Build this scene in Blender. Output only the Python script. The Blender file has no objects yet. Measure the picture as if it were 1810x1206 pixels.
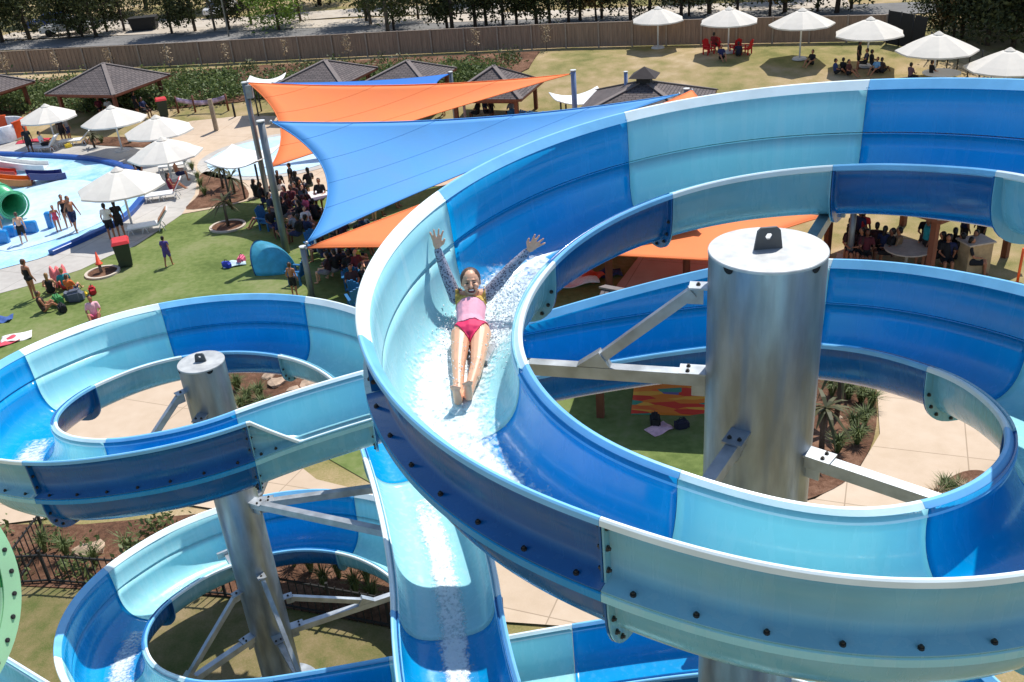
import bpy, bmesh, math, random
import numpy as np
from mathutils import Vector, Matrix
random.seed(7); rng = np.random.default_rng(7)
R = math.radians
scene = bpy.context.scene
COL = scene.collection
# ------------------------------------------------------------------ camera, sky, sun
CAMH = 12.8; PITCH = 27.716; ROLL = 4.798; FPX = 1677.5
t = R(PITCH); r = R(ROLL)
RR = Vector((1, 0, 0)); UU = Vector((0, math.sin(t), math.cos(t))); FF = Vector((0, math.cos(t), -math.sin(t)))
CX = RR * math.cos(r) - UU * math.sin(r); CY = RR * math.sin(r) + UU * math.cos(r)
cd = bpy.data.cameras.new('camera'); co = bpy.data.objects.new('camera', cd); COL.objects.link(co)
m = Matrix.Identity(4)
for i in range(3):
    m[i][0] = CX[i]; m[i][1] = CY[i]; m[i][2] = -FF[i]
m[2][3] = CAMH
co.matrix_world = m
cd.sensor_width = 36; cd.lens = FPX / 1810 * 36; cd.clip_end = 3000; cd.clip_start = 0.05
scene.camera = co
w = bpy.data.worlds.new('World'); scene.world = w; w.use_nodes = True
nt = w.node_tree; sky = nt.nodes.new('ShaderNodeTexSky'); sky.sky_type = 'NISHITA'; sky.sun_disc = False
SUN_EL = 60; SUN_AZ = 55          # degrees, azimuth counted from +X towards +Y
sky.sun_elevation = R(SUN_EL); sky.sun_rotation = R(90 - SUN_AZ); sky.air_density = 1.0; sky.dust_density = 0.6
nt.links.new(sky.outputs[0], nt.nodes['Background'].inputs[0]); nt.nodes['Background'].inputs[1].default_value = 0.13
sl = bpy.data.lights.new('sun', 'SUN'); sl.energy = 4.3; sl.angle = R(0.53); sl.color = (1, 0.965, 0.9)
so = bpy.data.objects.new('sun', sl); COL.objects.link(so)
sd = -Vector((math.cos(R(SUN_AZ)) * math.cos(R(SUN_EL)), math.sin(R(SUN_AZ)) * math.cos(R(SUN_EL)), math.sin(R(SUN_EL))))
so.rotation_euler = sd.to_track_quat('-Z', 'Y').to_euler(); so.location = (20, 30, 40)
scene.view_settings.view_transform = 'Standard'; scene.view_settings.look = 'None'
scene.view_settings.exposure = 0.28; scene.view_settings.gamma = 1.0
scene.render.resolution_x = 1024; scene.render.resolution_y = 682
# ------------------------------------------------------------------ terrain + pixel helper
def sstep(a, b, x):
    x = min(1, max(0, (x - a) / (b - a))); return x * x * (3 - 2 * x)
def terrain(x, y):
    z = 0.25 * (1 - sstep(14, 21, y))
    a = y + 0.22 * x
    z += 1.3 * sstep(46, 59, a)
    z += 1.6 * sstep(75, 140, a)
    return z
def at(px, py, dz=0.0):
    """ground point seen at a pixel of the 1810 px wide photograph"""
    d = FF + CX * ((px - 905) / FPX) - CY * ((py - 603) / FPX)
    z = 0.0; p = None
    for _ in range(25):
        k = (z + dz - CAMH) / d.z; p = Vector((0, 0, CAMH)) + d * k
        z = 0.5 * z + 0.5 * terrain(p.x, p.y)
    p.z = terrain(p.x, p.y) + dz
    return p
def at_depth(px, py, y):
    d = FF + CX * ((px - 905) / FPX) - CY * ((py - 603) / FPX)
    return Vector((0, 0, CAMH)) + d * (y / d.y)
# ------------------------------------------------------------------ object helpers
def link(o, parent=None):
    COL.objects.link(o)
    if parent is not None: o.parent = parent
    return o
def thing(name, label, cat, loc=(0, 0, 0), rz=0, group=None):
    o = bpy.data.objects.new(name, None); o.empty_display_size = 0.2; link(o)
    o.location = loc; o.rotation_euler = (0, 0, rz)
    return tag(o, label, cat, group)
def tag(o, label=None, cat=None, group=None, kind=None):
    if label: o['label'] = label
    if cat: o['category'] = cat
    if group: o['group'] = group
    if kind: o['kind'] = kind
    return o
class MB:
    def __init__(s): s.v = []; s.f = []; s.sm = []
    def add(s, vs, fs, smooth=False):
        b = len(s.v); s.v += [tuple(v) for v in vs]; s.f += [tuple(i + b for i in f) for f in fs]; s.sm += [smooth] * len(fs); return s
    def box(s, c, d, M=None):
        c = Vector(c); hx, hy, hz = d[0] / 2, d[1] / 2, d[2] / 2
        vs = [Vector((x, y, z)) for x in (-hx, hx) for y in (-hy, hy) for z in (-hz, hz)]
        vs = [(M @ v if M is not None else v) + c for v in vs]
        return s.add(vs, [(0, 1, 3, 2), (4, 6, 7, 5), (0, 4, 5, 1), (2, 3, 7, 6), (0, 2, 6, 4), (1, 5, 7, 3)])
    def bar(s, a, b, wx, wz, up=(0, 0, 1)):
        a = Vector(a); b = Vector(b); y = (b - a); L = y.length; y.normalize()
        x = y.cross(Vector(up));
        if x.length < 1e-4: x = y.cross(Vector((1, 0, 0)))
        x.normalize(); z = x.cross(y)
        return s.box((a + b) / 2, (wx, L, wz), Matrix((x, y, z)).transposed())
    def tube(s, pts, rad, n=8, cap=True, smooth=True):
        pts = [Vector(p) for p in pts]; k = len(pts)
        if not hasattr(rad, '__len__'): rad = [rad] * k
        vs = []; fs = []
        ref = Vector((0, 0, 1))
        d0 = (pts[-1] - pts[0]).normalized()
        if abs(d0.z) > 0.9: ref = Vector((1, 0, 0))
        for i, p in enumerate(pts):
            d = (pts[min(i + 1, k - 1)] - pts[max(i - 1, 0)]).normalized()
            x = d.cross(ref); x.normalize(); y = x.cross(d)
            for j in range(n):
                a = 2 * math.pi * j / n; vs.append(p + (x * math.cos(a) + y * math.sin(a)) * rad[i])
        for i in range(k - 1):
            for j in range(n):
                fs.append((i * n + j, i * n + (j + 1) % n, (i + 1) * n + (j + 1) % n, (i + 1) * n + j))
        s.add(vs, fs, smooth)
        if cap:
            b = len(s.v) - len(vs)
            s.f.append(tuple(b + j for j in range(n))[::-1]); s.sm.append(False)
            s.f.append(tuple(b + (k - 1) * n + j for j in range(n))); s.sm.append(False)
        return s
    def lathe(s, prof, n=24, c=(0, 0, 0), smooth=True, close=False):
        vs = [(c[0] + rr * math.cos(2 * math.pi * j / n), c[1] + rr * math.sin(2 * math.pi * j / n), c[2] + z) for rr, z in prof for j in range(n)]
        fs = [(i * n + j, i * n + (j + 1) % n, (i + 1) * n + (j + 1) % n, (i + 1) * n + j) for i in range(len(prof) - 1) for j in range(n)]
        if close: fs += [tuple(range(n))[::-1], tuple((len(prof) - 1) * n + j for j in range(n))]
        return s.add(vs, fs, smooth)
    def sphere(s, c, rad, n=8, k=6):
        rx, ry, rz = rad if hasattr(rad, '__len__') else (rad,) * 3
        vs = [(c[0], c[1], c[2] - rz)]
        for i in range(1, k):
            a = -math.pi / 2 + math.pi * i / k
            vs += [(c[0] + rx * math.cos(a) * math.cos(2 * math.pi * j / n), c[1] + ry * math.cos(a) * math.sin(2 * math.pi * j / n), c[2] + rz * math.sin(a)) for j in range(n)]
        vs.append((c[0], c[1], c[2] + rz)); T = len(vs) - 1
        fs = [(0, 1 + (j + 1) % n, 1 + j) for j in range(n)]
        fs += [(1 + i * n + j, 1 + i * n + (j + 1) % n, 1 + (i + 1) * n + (j + 1) % n, 1 + (i + 1) * n + j) for i in range(k - 2) for j in range(n)]
        fs += [(T, T - n + j, T - n + (j + 1) % n) for j in range(n)]
        return s.add(vs, fs, True)
    def capsule(s, a, b, ra, rb, n=10):
        a = Vector(a); b = Vector(b); d = (b - a); L = d.length
        d = d.normalized() if L > 1e-6 else Vector((0, 0, 1))
        pts = []; rad = []
        for q in (0.02, .35, .65, .88): pts.append(a - d * ra * math.cos(math.asin(q))); rad.append(ra * q)
        pts.append(a); rad.append(ra); pts.append(b); rad.append(rb)
        for q in (.88, .65, .35, 0.02): pts.append(b + d * rb * math.cos(math.asin(q))); rad.append(rb * q)
        return s.tube(pts, rad, n)
    def mesh(s, name, mats=None):
        me = bpy.data.meshes.new(name); me.from_pydata(s.v, [], s.f); me.polygons.foreach_set('use_smooth', s.sm); me.update()
        for m_ in (mats if isinstance(mats, (list, tuple)) else [mats]):
            if m_ is not None: me.materials.append(m_)
        return me
    def build(s, name, mat, parent=None):
        return link(bpy.data.objects.new(name, s.mesh(name, mat)), parent)
def inst(name, me, parent=None, loc=None, rot=None, mat=None, scale=None):
    o = bpy.data.objects.new(name, me); link(o, parent)
    if loc is not None: o.location = loc
    if rot is not None: o.rotation_euler = rot
    if scale is not None: o.scale = scale
    if mat is not None and len(o.material_slots):
        o.material_slots[0].link = 'OBJECT'; o.material_slots[0].material = mat
    return o
def copy_tree(o, parent=None):
    c = o.copy(); COL.objects.link(c); c.parent = parent
    for ch in list(o.children): copy_tree(ch, c)
    return c
# ------------------------------------------------------------------ materials
MATS = {}
def srgb(*c):
    return tuple(((x / 255) / 12.92 if x / 255 <= 0.04045 else ((x / 255 + 0.055) / 1.055) ** 2.4) for x in c)
def mat(name, col, rough=0.6, metal=0.0, var=0.12, scale=6.0, bump=0.0, bscale=40.0, spec=0.5, coat=0.0, trans=0.0, col2=None, detail=4.0, fac=(0.35, 0.65), vscale=None, stain=None):
    """principled material with noise-driven colour variation, roughness variation and bump"""
    if name in MATS: return MATS[name]
    M_ = bpy.data.materials.new(name); M_.use_nodes = True; n = M_.node_tree; b = n.nodes['Principled BSDF']; MATS[name] = M_
    b.inputs['Roughness'].default_value = rough; b.inputs['Metallic'].default_value = metal
    b.inputs['Specular IOR Level'].default_value = spec; b.inputs['Coat Weight'].default_value = coat; b.inputs['Coat Roughness'].default_value = 0.06
    tc = n.nodes.new('ShaderNodeTexCoord'); src = tc.outputs['Object']
    if vscale:
        mp = n.nodes.new('ShaderNodeMapping'); mp.inputs['Scale'].default_value = vscale; n.links.new(src, mp.inputs[0]); src = mp.outputs[0]
    nz = n.nodes.new('ShaderNodeTexNoise'); nz.inputs['Scale'].default_value = scale; nz.inputs['Detail'].default_value = detail
    n.links.new(src, nz.inputs['Vector'])
    rp = n.nodes.new('ShaderNodeValToRGB'); rp.color_ramp.elements[0].position = fac[0]; rp.color_ramp.elements[1].position = fac[1]
    a = tuple(max(0, c * (1 - var)) for c in col); c2 = tuple(min(1, c * (1 + var)) for c in col) if col2 is None else col2
    if col2 is not None: a = col
    rp.color_ramp.elements[0].color = (*a, 1); rp.color_ramp.elements[1].color = (*c2, 1)
    n.links.new(nz.outputs['Fac'], rp.inputs[0]); n.links.new(rp.outputs[0], b.inputs['Base Color'])
    mr = n.nodes.new('ShaderNodeMapRange'); mr.inputs['To Min'].default_value = max(0.02, rough - 0.08); mr.inputs['To Max'].default_value = min(1, rough + 0.08)
    n.links.new(nz.outputs['Fac'], mr.inputs['Value']); n.links.new(mr.outputs[0], b.inputs['Roughness'])
    if bump > 0:
        n2 = n.nodes.new('ShaderNodeTexNoise'); n2.inputs['Scale'].default_value = bscale; n2.inputs['Detail'].default_value = 5
        n.links.new(src, n2.inputs['Vector'])
        bp = n.nodes.new('ShaderNodeBump'); bp.inputs['Strength'].default_value = min(1.0, bump); bp.inputs['Distance'].default_value = 0.02
        n.links.new(n2.outputs['Fac'], bp.inputs['Height']); n.links.new(bp.outputs[0], b.inputs['Normal'])
    if stain is not None:                              # mineral streaks and water marks running down the sheet
        mp2 = n.nodes.new('ShaderNodeMapping'); mp2.inputs['Scale'].default_value = (5.5, 5.5, 0.45); n.links.new(tc.outputs['Object'], mp2.inputs[0])
        n3 = n.nodes.new('ShaderNodeTexNoise'); n3.inputs['Scale'].default_value = 2.2; n3.inputs['Detail'].default_value = 6; n.links.new(mp2.outputs[0], n3.inputs['Vector'])
        r3 = n.nodes.new('ShaderNodeMapRange'); r3.inputs['From Min'].default_value = 0.5; r3.inputs['From Max'].default_value = 0.78; r3.inputs['To Max'].default_value = stain[1]; n.links.new(n3.outputs['Fac'], r3.inputs['Value'])
        mx3 = n.nodes.new('ShaderNodeMix'); mx3.data_type = 'RGBA'; n.links.new(r3.outputs[0], mx3.inputs['Factor']); n.links.new(rp.outputs[0], mx3.inputs['A']); mx3.inputs['B'].default_value = (*stain[0], 1)
        n.links.new(mx3.outputs['Result'], b.inputs['Base Color'])
        a3 = n.nodes.new('ShaderNodeMath'); a3.operation = 'MULTIPLY_ADD'; a3.inputs[1].default_value = 0.6; n.links.new(r3.outputs[0], a3.inputs[0]); n.links.new(mr.outputs[0], a3.inputs[2]); n.links.new(a3.outputs[0], b.inputs['Roughness'])
    if trans > 0:
        tr = n.nodes.new('ShaderNodeBsdfTranslucent'); n.links.new(rp.outputs[0], tr.inputs['Color'])
        mx = n.nodes.new('ShaderNodeMixShader'); mx.inputs[0].default_value = trans
        n.links.new(b.outputs[0], mx.inputs[1]); n.links.new(tr.outputs[0], mx.inputs[2])
        n.links.new(mx.outputs[0], n.nodes['Material Output'].inputs[0])
    return M_
# ------------------------------------------------------------------ water slide: path
M_LIGHT = mat('gelcoat_light_blue', srgb(164, 227, 236), 0.24, var=0.05, scale=1.3, coat=0.25, spec=0.4, trans=0.14, bump=0.03, bscale=5, stain=(srgb(205, 236, 240), 0.4))
M_BLUE = mat('gelcoat_blue', srgb(0, 150, 212), 0.22, var=0.06, scale=1.3, coat=0.2, spec=0.4, trans=0.06, bump=0.03, bscale=5, stain=(srgb(70, 165, 225), 0.3))
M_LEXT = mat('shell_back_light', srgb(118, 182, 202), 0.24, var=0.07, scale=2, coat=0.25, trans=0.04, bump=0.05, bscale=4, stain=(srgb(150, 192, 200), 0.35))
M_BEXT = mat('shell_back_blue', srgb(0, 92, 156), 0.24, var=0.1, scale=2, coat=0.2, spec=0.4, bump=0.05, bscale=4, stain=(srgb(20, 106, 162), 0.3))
M_LRIM = mat('gelcoat_light_rim', srgb(232, 246, 248), 0.35, var=0.05, scale=4)  # both rim colours paler than the panels: sky glare and sun fading painted in
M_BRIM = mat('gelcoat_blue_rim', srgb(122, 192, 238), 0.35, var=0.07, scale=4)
M_BOLT = mat('bolt_steel', (0.08, 0.075, 0.07), 0.5, 0.8, var=0.3, scale=30)
M_GALV = mat('galvanised_steel', (0.31, 0.35, 0.385), 0.42, 0.8, var=0.22, scale=2.6, bump=0.08, bscale=18, vscale=(2.4, 2.4, 0.6), stain=((0.24, 0.28, 0.32), 0.4))
M_GALVD = mat('galvanised_bracket', (0.42, 0.45, 0.48), 0.45, 0.7, var=0.2, scale=5)
RIGHT = (1.958, 6.504); LEFT = (-4.34, 11.731); LOWC = (-4.25, 11.735)
def curve_tab(xs, ys):
    xs = np.array(xs, float); ys = np.array(ys, float)
    a = np.linspace(xs[0], xs[-1], 900); v = np.interp(a, xs, ys); k = np.hanning(61); k /= k.sum()
    v = np.convolve(np.pad(v, 30, 'edge'), k, 'valid')
    return lambda q: float(np.interp(q, a, v))
dR1 = curve_tab(range(-30, 500, 30), [-0.028, -0.019, -0.01, 0.008, -0.007, -0.034, -0.015, 0.034, -0.016, -0.05, 0.028, -0.03, -0.078, -0.118, -0.027, 0.266, 0.675, 1.228])
dZ1 = curve_tab(range(-30, 500, 30), [0.154, 0.098, 0.041, 0.019, 0.014, -0.001, -0.031, -0.071, -0.062, -0.009, -0.012, 0.001, 0.008, -0.029, -0.122, -0.263, -0.464, -0.634])
dR2 = curve_tab(range(-360, -30, 30), [-0.065, -0.034, -0.002, 0.018, 0.021, 0.01, 0.025, 0.045, 0.047, 0.059, 0.124])
dZ2 = curve_tab(range(-360, -30, 30), [0.093, 0.062, 0.03, -0.004, -0.032, -0.053, -0.029, 0.02, 0.059, 0.071, 0.038])
dR3 = curve_tab(range(-360, 0, 30), [0.341, 0.295, 0.242, 0.173, 0.062, -0.005, -0.006, -0.024, 0.006, 0.103, 0.395, 0.863])
dZ3 = curve_tab(range(-360, 0, 30), [0.029, -0.011, -0.052, -0.093, -0.134, -0.111, -0.025, 0.051, 0.111, 0.142, 0.093, -0.025])
RC = 2.435
def H1(p): a = R(p); q = RC + dR1(p); return Vector((RIGHT[0] + q * math.cos(a), RIGHT[1] + q * math.sin(a), 9.994 - 0.266 * R(p - 60) + dZ1(p)))
def H2(p): a = R(p); q = 2.50 + dR2(p); return Vector((LEFT[0] + q * math.cos(a), LEFT[1] + q * math.sin(a), 6.983 - 0.302 * R(-50 - p) + dZ2(p)))
def H3(p): a = R(p); q = RC; return Vector((RIGHT[0] + q * math.cos(a), RIGHT[1] + q * math.sin(a), 4.62 - 0.262 * R(p - 215)))
def H4(p): a = R(p); q = 2.50 + dR3(p); return Vector((LOWC[0] + q * math.cos(a), LOWC[1] + q * math.sin(a), 2.60 - 0.299 * R(-90 - p) + dZ3(p)))
def hermite(p0, p1, t0, t1):
    return lambda s: p0 * (2 * s ** 3 - 3 * s * s + 1) + t0 * (s ** 3 - 2 * s * s + s) + p1 * (-2 * s ** 3 + 3 * s * s) + t1 * (s ** 3 - s * s)
def tan(f, p, d): return (f(p + d) - f(p - d)).normalized()
link1 = hermite(H1(440), H2(-64), tan(H1, 440, 2) * 5.0, tan(H2, -64, -2) * 4.6)
CH_A = H2(-338); CH_B = Vector((-1.02, 8.4, 5.02)); CH_C = H3(215)
chute1 = hermite(CH_A, CH_B, tan(H2, -338, -2) * 4.0, Vector((0.30, -4.0, -0.25)))
chute2 = hermite(CH_B, CH_C, Vector((0.27, -3.6, -0.22)), tan(H3, 215, 2) * 3.2)
link2 = hermite(H3(445), H4(-78), tan(H3, 445, 2) * 5.0, tan(H4, -78, -2) * 4.6)
SEGS = []     # (function, start, end, colour, wall side, wall start height factor, wall end height factor, near)
def seg(f, a, b, c, wall=0, h0=1, h1=1, bolts=False): SEGS.append((f, a, b, c, wall, h0, h1, bolts))
for a, b, c, bo in [(-40, 10, 'L', 0), (10, 57, 'B', 0), (57, 102, 'L', 0), (102, 146, 'B', 1), (146, 190, 'L', 1), (190, 238.5, 'B', 1), (238.5, 287, 'L', 1), (287, 335, 'B', 1), (335, 380, 'L', 1), (380, 424, 'B', 1), (424, 440, 'L', 0)]:
    seg(H1, a, b, c, 1, bolts=bool(bo))
seg(link1, 0, 0.42, 'B', 1, 1, 0.35)
seg(link1, 0.42, 0.72, 'B', 0)
seg(link1, 0.72, 1, 'L', -2, bolts=True)
for a, b, c, bo in [(-64, -110, 'B', 1), (-110, -154, 'L', 1), (-154, -198, 'B', 0), (-198, -242, 'L', 0), (-242, -287, 'B', 0), (-287, -338, 'L', 1)]:
    seg(H2, a, b, c, -1, bolts=bool(bo))
seg(chute1, 0, 0.35, 'B', -1, 1, 0); seg(chute1, 0.35, 1.0, 'L', 0, bolts=True)
seg(chute2, 0.0, 0.5, 'B', 0, bolts=True); seg(chute2, 0.5, 1, 'L', 0)
for k_, (a, b) in enumerate([(215, 262), (262, 308), (308, 354), (354, 400), (400, 445)]): seg(H3, a, b, 'LB'[k_ % 2], 1)
seg(link2, 0, 0.30, 'B', 0); seg(link2, 0.30, 0.46, 'L', 0); seg(link2, 0.46, 0.7, 'L', 0); seg(link2, 0.7, 1, 'B', 0)
for a, b, c in [(-78, -115, 'B'), (-115, -154, 'L'), (-154, -198, 'B'), (-198, -243, 'L'), (-243, -288, 'B'), (-288, -335, 'L'), (-335, -358, 'B')]:
    seg(H4, a, b, c, -1)
NP = 29
STAT = []; allp = []
for s_ in SEGS:
    pts = [s_[0](s_[1] + (s_[2] - s_[1]) * i / (NP - 1)) for i in range(NP)]
    STAT.append(pts)
RAW = STAT; STAT = []
for k_, pts in enumerate(RAW):
    out = []
    for i, p in enumerate(pts):
        a = pts[i - 1] if i > 0 else (RAW[k_ - 1][-2] if k_ > 0 else p)
        b = pts[i + 1] if i < NP - 1 else (RAW[k_ + 1][1] if k_ < len(RAW) - 1 else p)
        d = b - a; d.z = 0; d.normalize()
        out.append((p, d, Vector((d.y, -d.x, 0))))      # point, heading, right-hand side
    STAT.append(out)
WH = 0.5                                              # half clear width of the trough
def trough_inner(n=22, w_=WH, dep=0.56):
    o = []
    for i in range(n + 1):
        a = math.pi * i / n; c = -math.cos(a); s_ = math.sin(a)
        o.append((w_ * math.copysign(abs(c) ** 0.62, c), -dep * abs(s_) ** 0.72))
    return o
def sweep(mb, st, prof, smooth=True, cap=True, closed=True, hf=None):
    n = len(prof); vs = []; fs = []
    for i, (p, d, sr) in enumerate(st):
        pr = prof if hf is None else hf(i)
        for (u, v) in pr: vs.append(p + sr * u + Vector((0, 0, v)))
    for i in range(len(st) - 1):
        for j in range(n if closed else n - 1):
            fs.append((i * n + j, i * n + (j + 1) % n, (i + 1) * n + (j + 1) % n, (i + 1) * n + j))
    b = len(mb.v)
    mb.add(vs, fs, smooth)
    if cap and closed:
        mb.f.append(tuple(b + j for j in range(n))); mb.sm.append(False)
        mb.f.append(tuple(b + (len(st) - 1) * n + j for j in range(n))[::-1]); mb.sm.append(False)
def shrink(st, g=0.0015):
    s2 = list(st); p, d, sr = s2[0]; q = (s2[1][0] - p).normalized(); s2[0] = (p + q * g, d, sr)
    p, d, sr = s2[-1]; q = (p - s2[-2][0]).normalized(); s2[-1] = (p - q * g, d, sr); return s2
TI = trough_inner()
TO = [(u * (1 + 0.016 / WH), v - 0.014) for u, v in TI]
def flange(mb, stn, off, prof_in, prof_out):
    """a flat flange plate standing out from the shell at one end of a panel"""
    p, d, sr = stn; p = p + Vector((d.x, d.y, 0)) * off
    st = [(p - d * 0.006, d, sr), (p + d * 0.006, d, sr)]
    pr = prof_in + prof_out[::-1]; n = len(pr); k = len(prof_in); vs = []
    for (q, _, s2) in st: vs += [q + s2 * u + Vector((0, 0, v)) for u, v in pr]
    fs = [(i, (i + 1) % n, n + (i + 1) % n, n + i) for i in range(n)]
    for i in range(k - 1):
        fs.append((i, 2 * k - 1 - i, 2 * k - 2 - i, i + 1)); fs.append((n + i, n + i + 1, n + 2 * k - 2 - i, n + 2 * k - 1 - i))
    mb.add(vs, fs, False)
FI = [(u * (1 + 0.015 / WH), v - 0.013) for u, v in TI]
FO = [(u * (1 + 0.085 / WH), v * 1.0 - (0.085 if abs(v) > 0.25 else 0.036 + abs(v) * 0.2)) for u, v in TI]
bolt_me = MB().lathe([(0.0, 0.022), (0.010, 0.022), (0.0105, 0.010), (0.018, 0.010), (0.018, -0.004)], 8, smooth=False).mesh('bolt', M_BOLT)
slide = thing('water_slide', 'twisting water slide of light blue and blue fibreglass troughs looping round two steel columns', 'water slide', (0, 0, 0))
def add_bolt(parent, p, nrm):
    o = inst('bolt', bolt_me, parent, p, Vector(nrm).to_track_quat('Z', 'Y').to_euler()); return o
for k_, (f, a, b, c, wall, h0, h1, bolts) in enumerate(SEGS):
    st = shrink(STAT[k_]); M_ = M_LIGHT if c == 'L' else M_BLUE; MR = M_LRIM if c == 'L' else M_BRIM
    wide = 1.0 + (0.13 * (1 if f in (chute1, chute2) else 0))
    sc = lambda pr, k=wide: [(u * k, v) for u, v in pr]
    mb = MB()
    sweep(mb, st, sc(TI + TO[::-1]))
    flange(mb, st[0], 0.008, sc(FI), sc(FO)); flange(mb, st[-1], -0.008, sc(FI), sc(FO))
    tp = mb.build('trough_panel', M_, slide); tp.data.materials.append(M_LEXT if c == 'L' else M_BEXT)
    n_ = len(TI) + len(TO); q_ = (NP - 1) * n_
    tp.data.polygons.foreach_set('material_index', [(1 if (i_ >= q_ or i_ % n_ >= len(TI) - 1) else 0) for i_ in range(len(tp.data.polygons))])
    for s_ in (-1, 1):                                # horizontal lip along each side of the trough
        wl = WH * wide
        covered = (wall != 0 and (wall > 0) == (s_ > 0))
        if covered: lip = [(s_ * (wl + 0.003), -0.003), (s_ * (wl + 0.006), 0.010), (s_ * (wl + 0.135), 0.0), (s_ * (wl + 0.145), -0.008), (s_ * (wl + 0.145), -0.06), (s_ * (wl + 0.135), -0.06), (s_ * (wl + 0.133), -0.014), (s_ * (wl + 0.01), -0.006)]
        else: lip = [(s_ * (wl - 0.012), -0.06), (s_ * (wl + 0.052), 0.014), (s_ * (wl + 0.074), 0.018), (s_ * (wl + 0.084), 0.008), (s_ * (wl + 0.086), -0.03), (s_ * (wl + 0.076), -0.03), (s_ * (wl + 0.066), 0.0), (s_ * (wl + 0.006), -0.07)]
        if s_ < 0: lip = lip[::-1]
        mb = MB(); sweep(mb, st, lip, smooth=False)
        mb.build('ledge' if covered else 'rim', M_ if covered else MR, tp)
    if wall:
        s_ = 1 if wall > 0 else -1
        ht = 0.49
        def hfac(i, n=NP):
            t_ = i / (n - 1)
            if abs(wall) == 2: return max(0.03, min(1, (t_ - 0.55) / 0.42))
            return h0 + (h1 - h0) * t_
        def wprof(i):
            q = max(0.03, hfac(i)); H_ = ht * q
            o = [(s_ * (WH + 0.142), 0.006), (s_ * (WH + 0.142), 0.02), (s_ * (WH + 0.022), 0.031), (s_ * (WH + 0.034), 0.03 + H_ * 0.5), (s_ * (WH + 0.05), H_ - 0.066),
                 (s_ * (WH + 0.04), H_ - 0.066), (s_ * (WH + 0.022), 0.03 + H_ * 0.5), (s_ * (WH + 0.004), 0.03), (s_ * (WH - 0.004), 0.0225)]
            return o if s_ < 0 else o[::-1]
        def wrim(i):
            q = max(0.03, hfac(i)); H_ = ht * q
            o = [(s_ * (WH + 0.036), H_ - 0.07), (s_ * (WH + 0.102), H_ + 0.008), (s_ * (WH + 0.122), H_ + 0.012), (s_ * (WH + 0.132), H_ + 0.002), (s_ * (WH + 0.134), H_ - 0.035), (s_ * (WH + 0.124), H_ - 0.035), (s_ * (WH + 0.114), H_ - 0.008), (s_ * (WH + 0.056), H_ - 0.08)]
            return o if s_ > 0 else o[::-1]
        mb = MB(); sweep(mb, st, wprof(NP // 2), hf=wprof)
        for e, off in ((0, 0.008), (-1, -0.008)):     # vertical end flanges of the wall panel
            H_ = ht * max(0.03, hfac(0 if e == 0 else NP - 1))
            pi_ = [(s_ * (WH + 0.03), 0.04), (s_ * (WH + 0.04), H_ * .5), (s_ * (WH + 0.05), H_ - 0.05)]
            po_ = [(s_ * (WH + 0.10), 0.04), (s_ * (WH + 0.105), H_ * .5), (s_ * (WH + 0.112), H_ - 0.05)]
            if H_ > 0.1: flange(mb, st[e], off, pi_, po_)
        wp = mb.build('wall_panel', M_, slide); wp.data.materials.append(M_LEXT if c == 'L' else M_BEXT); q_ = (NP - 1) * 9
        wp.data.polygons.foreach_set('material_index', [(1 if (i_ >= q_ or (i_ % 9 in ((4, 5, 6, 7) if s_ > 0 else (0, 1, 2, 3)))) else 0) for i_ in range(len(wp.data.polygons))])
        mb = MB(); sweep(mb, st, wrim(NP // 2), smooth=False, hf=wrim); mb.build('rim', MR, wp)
        if bolts:
            nb = 7
            for q in range(nb):
                i = (q + 0.5) / nb * (NP - 1); i0 = int(i); fr = i - i0
                if hfac(i) < 0.3: continue
                p = st[i0][0].lerp(st[i0 + 1][0], fr) + st[i0][2] * (s_ * (WH + 0.098)) + Vector((0, 0, 0.026)); add_bolt(wp, p, (0, 0, 1))
            for e, sg in ((0, 1), (-1, -1)):
                p, d, sr = st[e]
                if hfac(0 if e == 0 else NP - 1) < 0.9: continue
                for vz in (0.12, 0.27, 0.41):
                    add_bolt(wp, p + d * (sg * 0.015) + sr * (s_ * (WH + 0.078)) + Vector((0, 0, vz)), d * sg)
    if bolts:
        for e, sg in ((0, 1), (-1, -1)):
            p, d, sr = st[e]
            for j in (2, 4, 6, 9, 13, 16, 18, 20):
                u = (FI[j][0] + FO[j][0]) / 2 * wide; v = (FI[j][1] + FO[j][1]) / 2
                add_bolt(tp, p + d * (sg * 0.015) + sr * u + Vector((0, 0, v)), d * sg)
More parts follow.
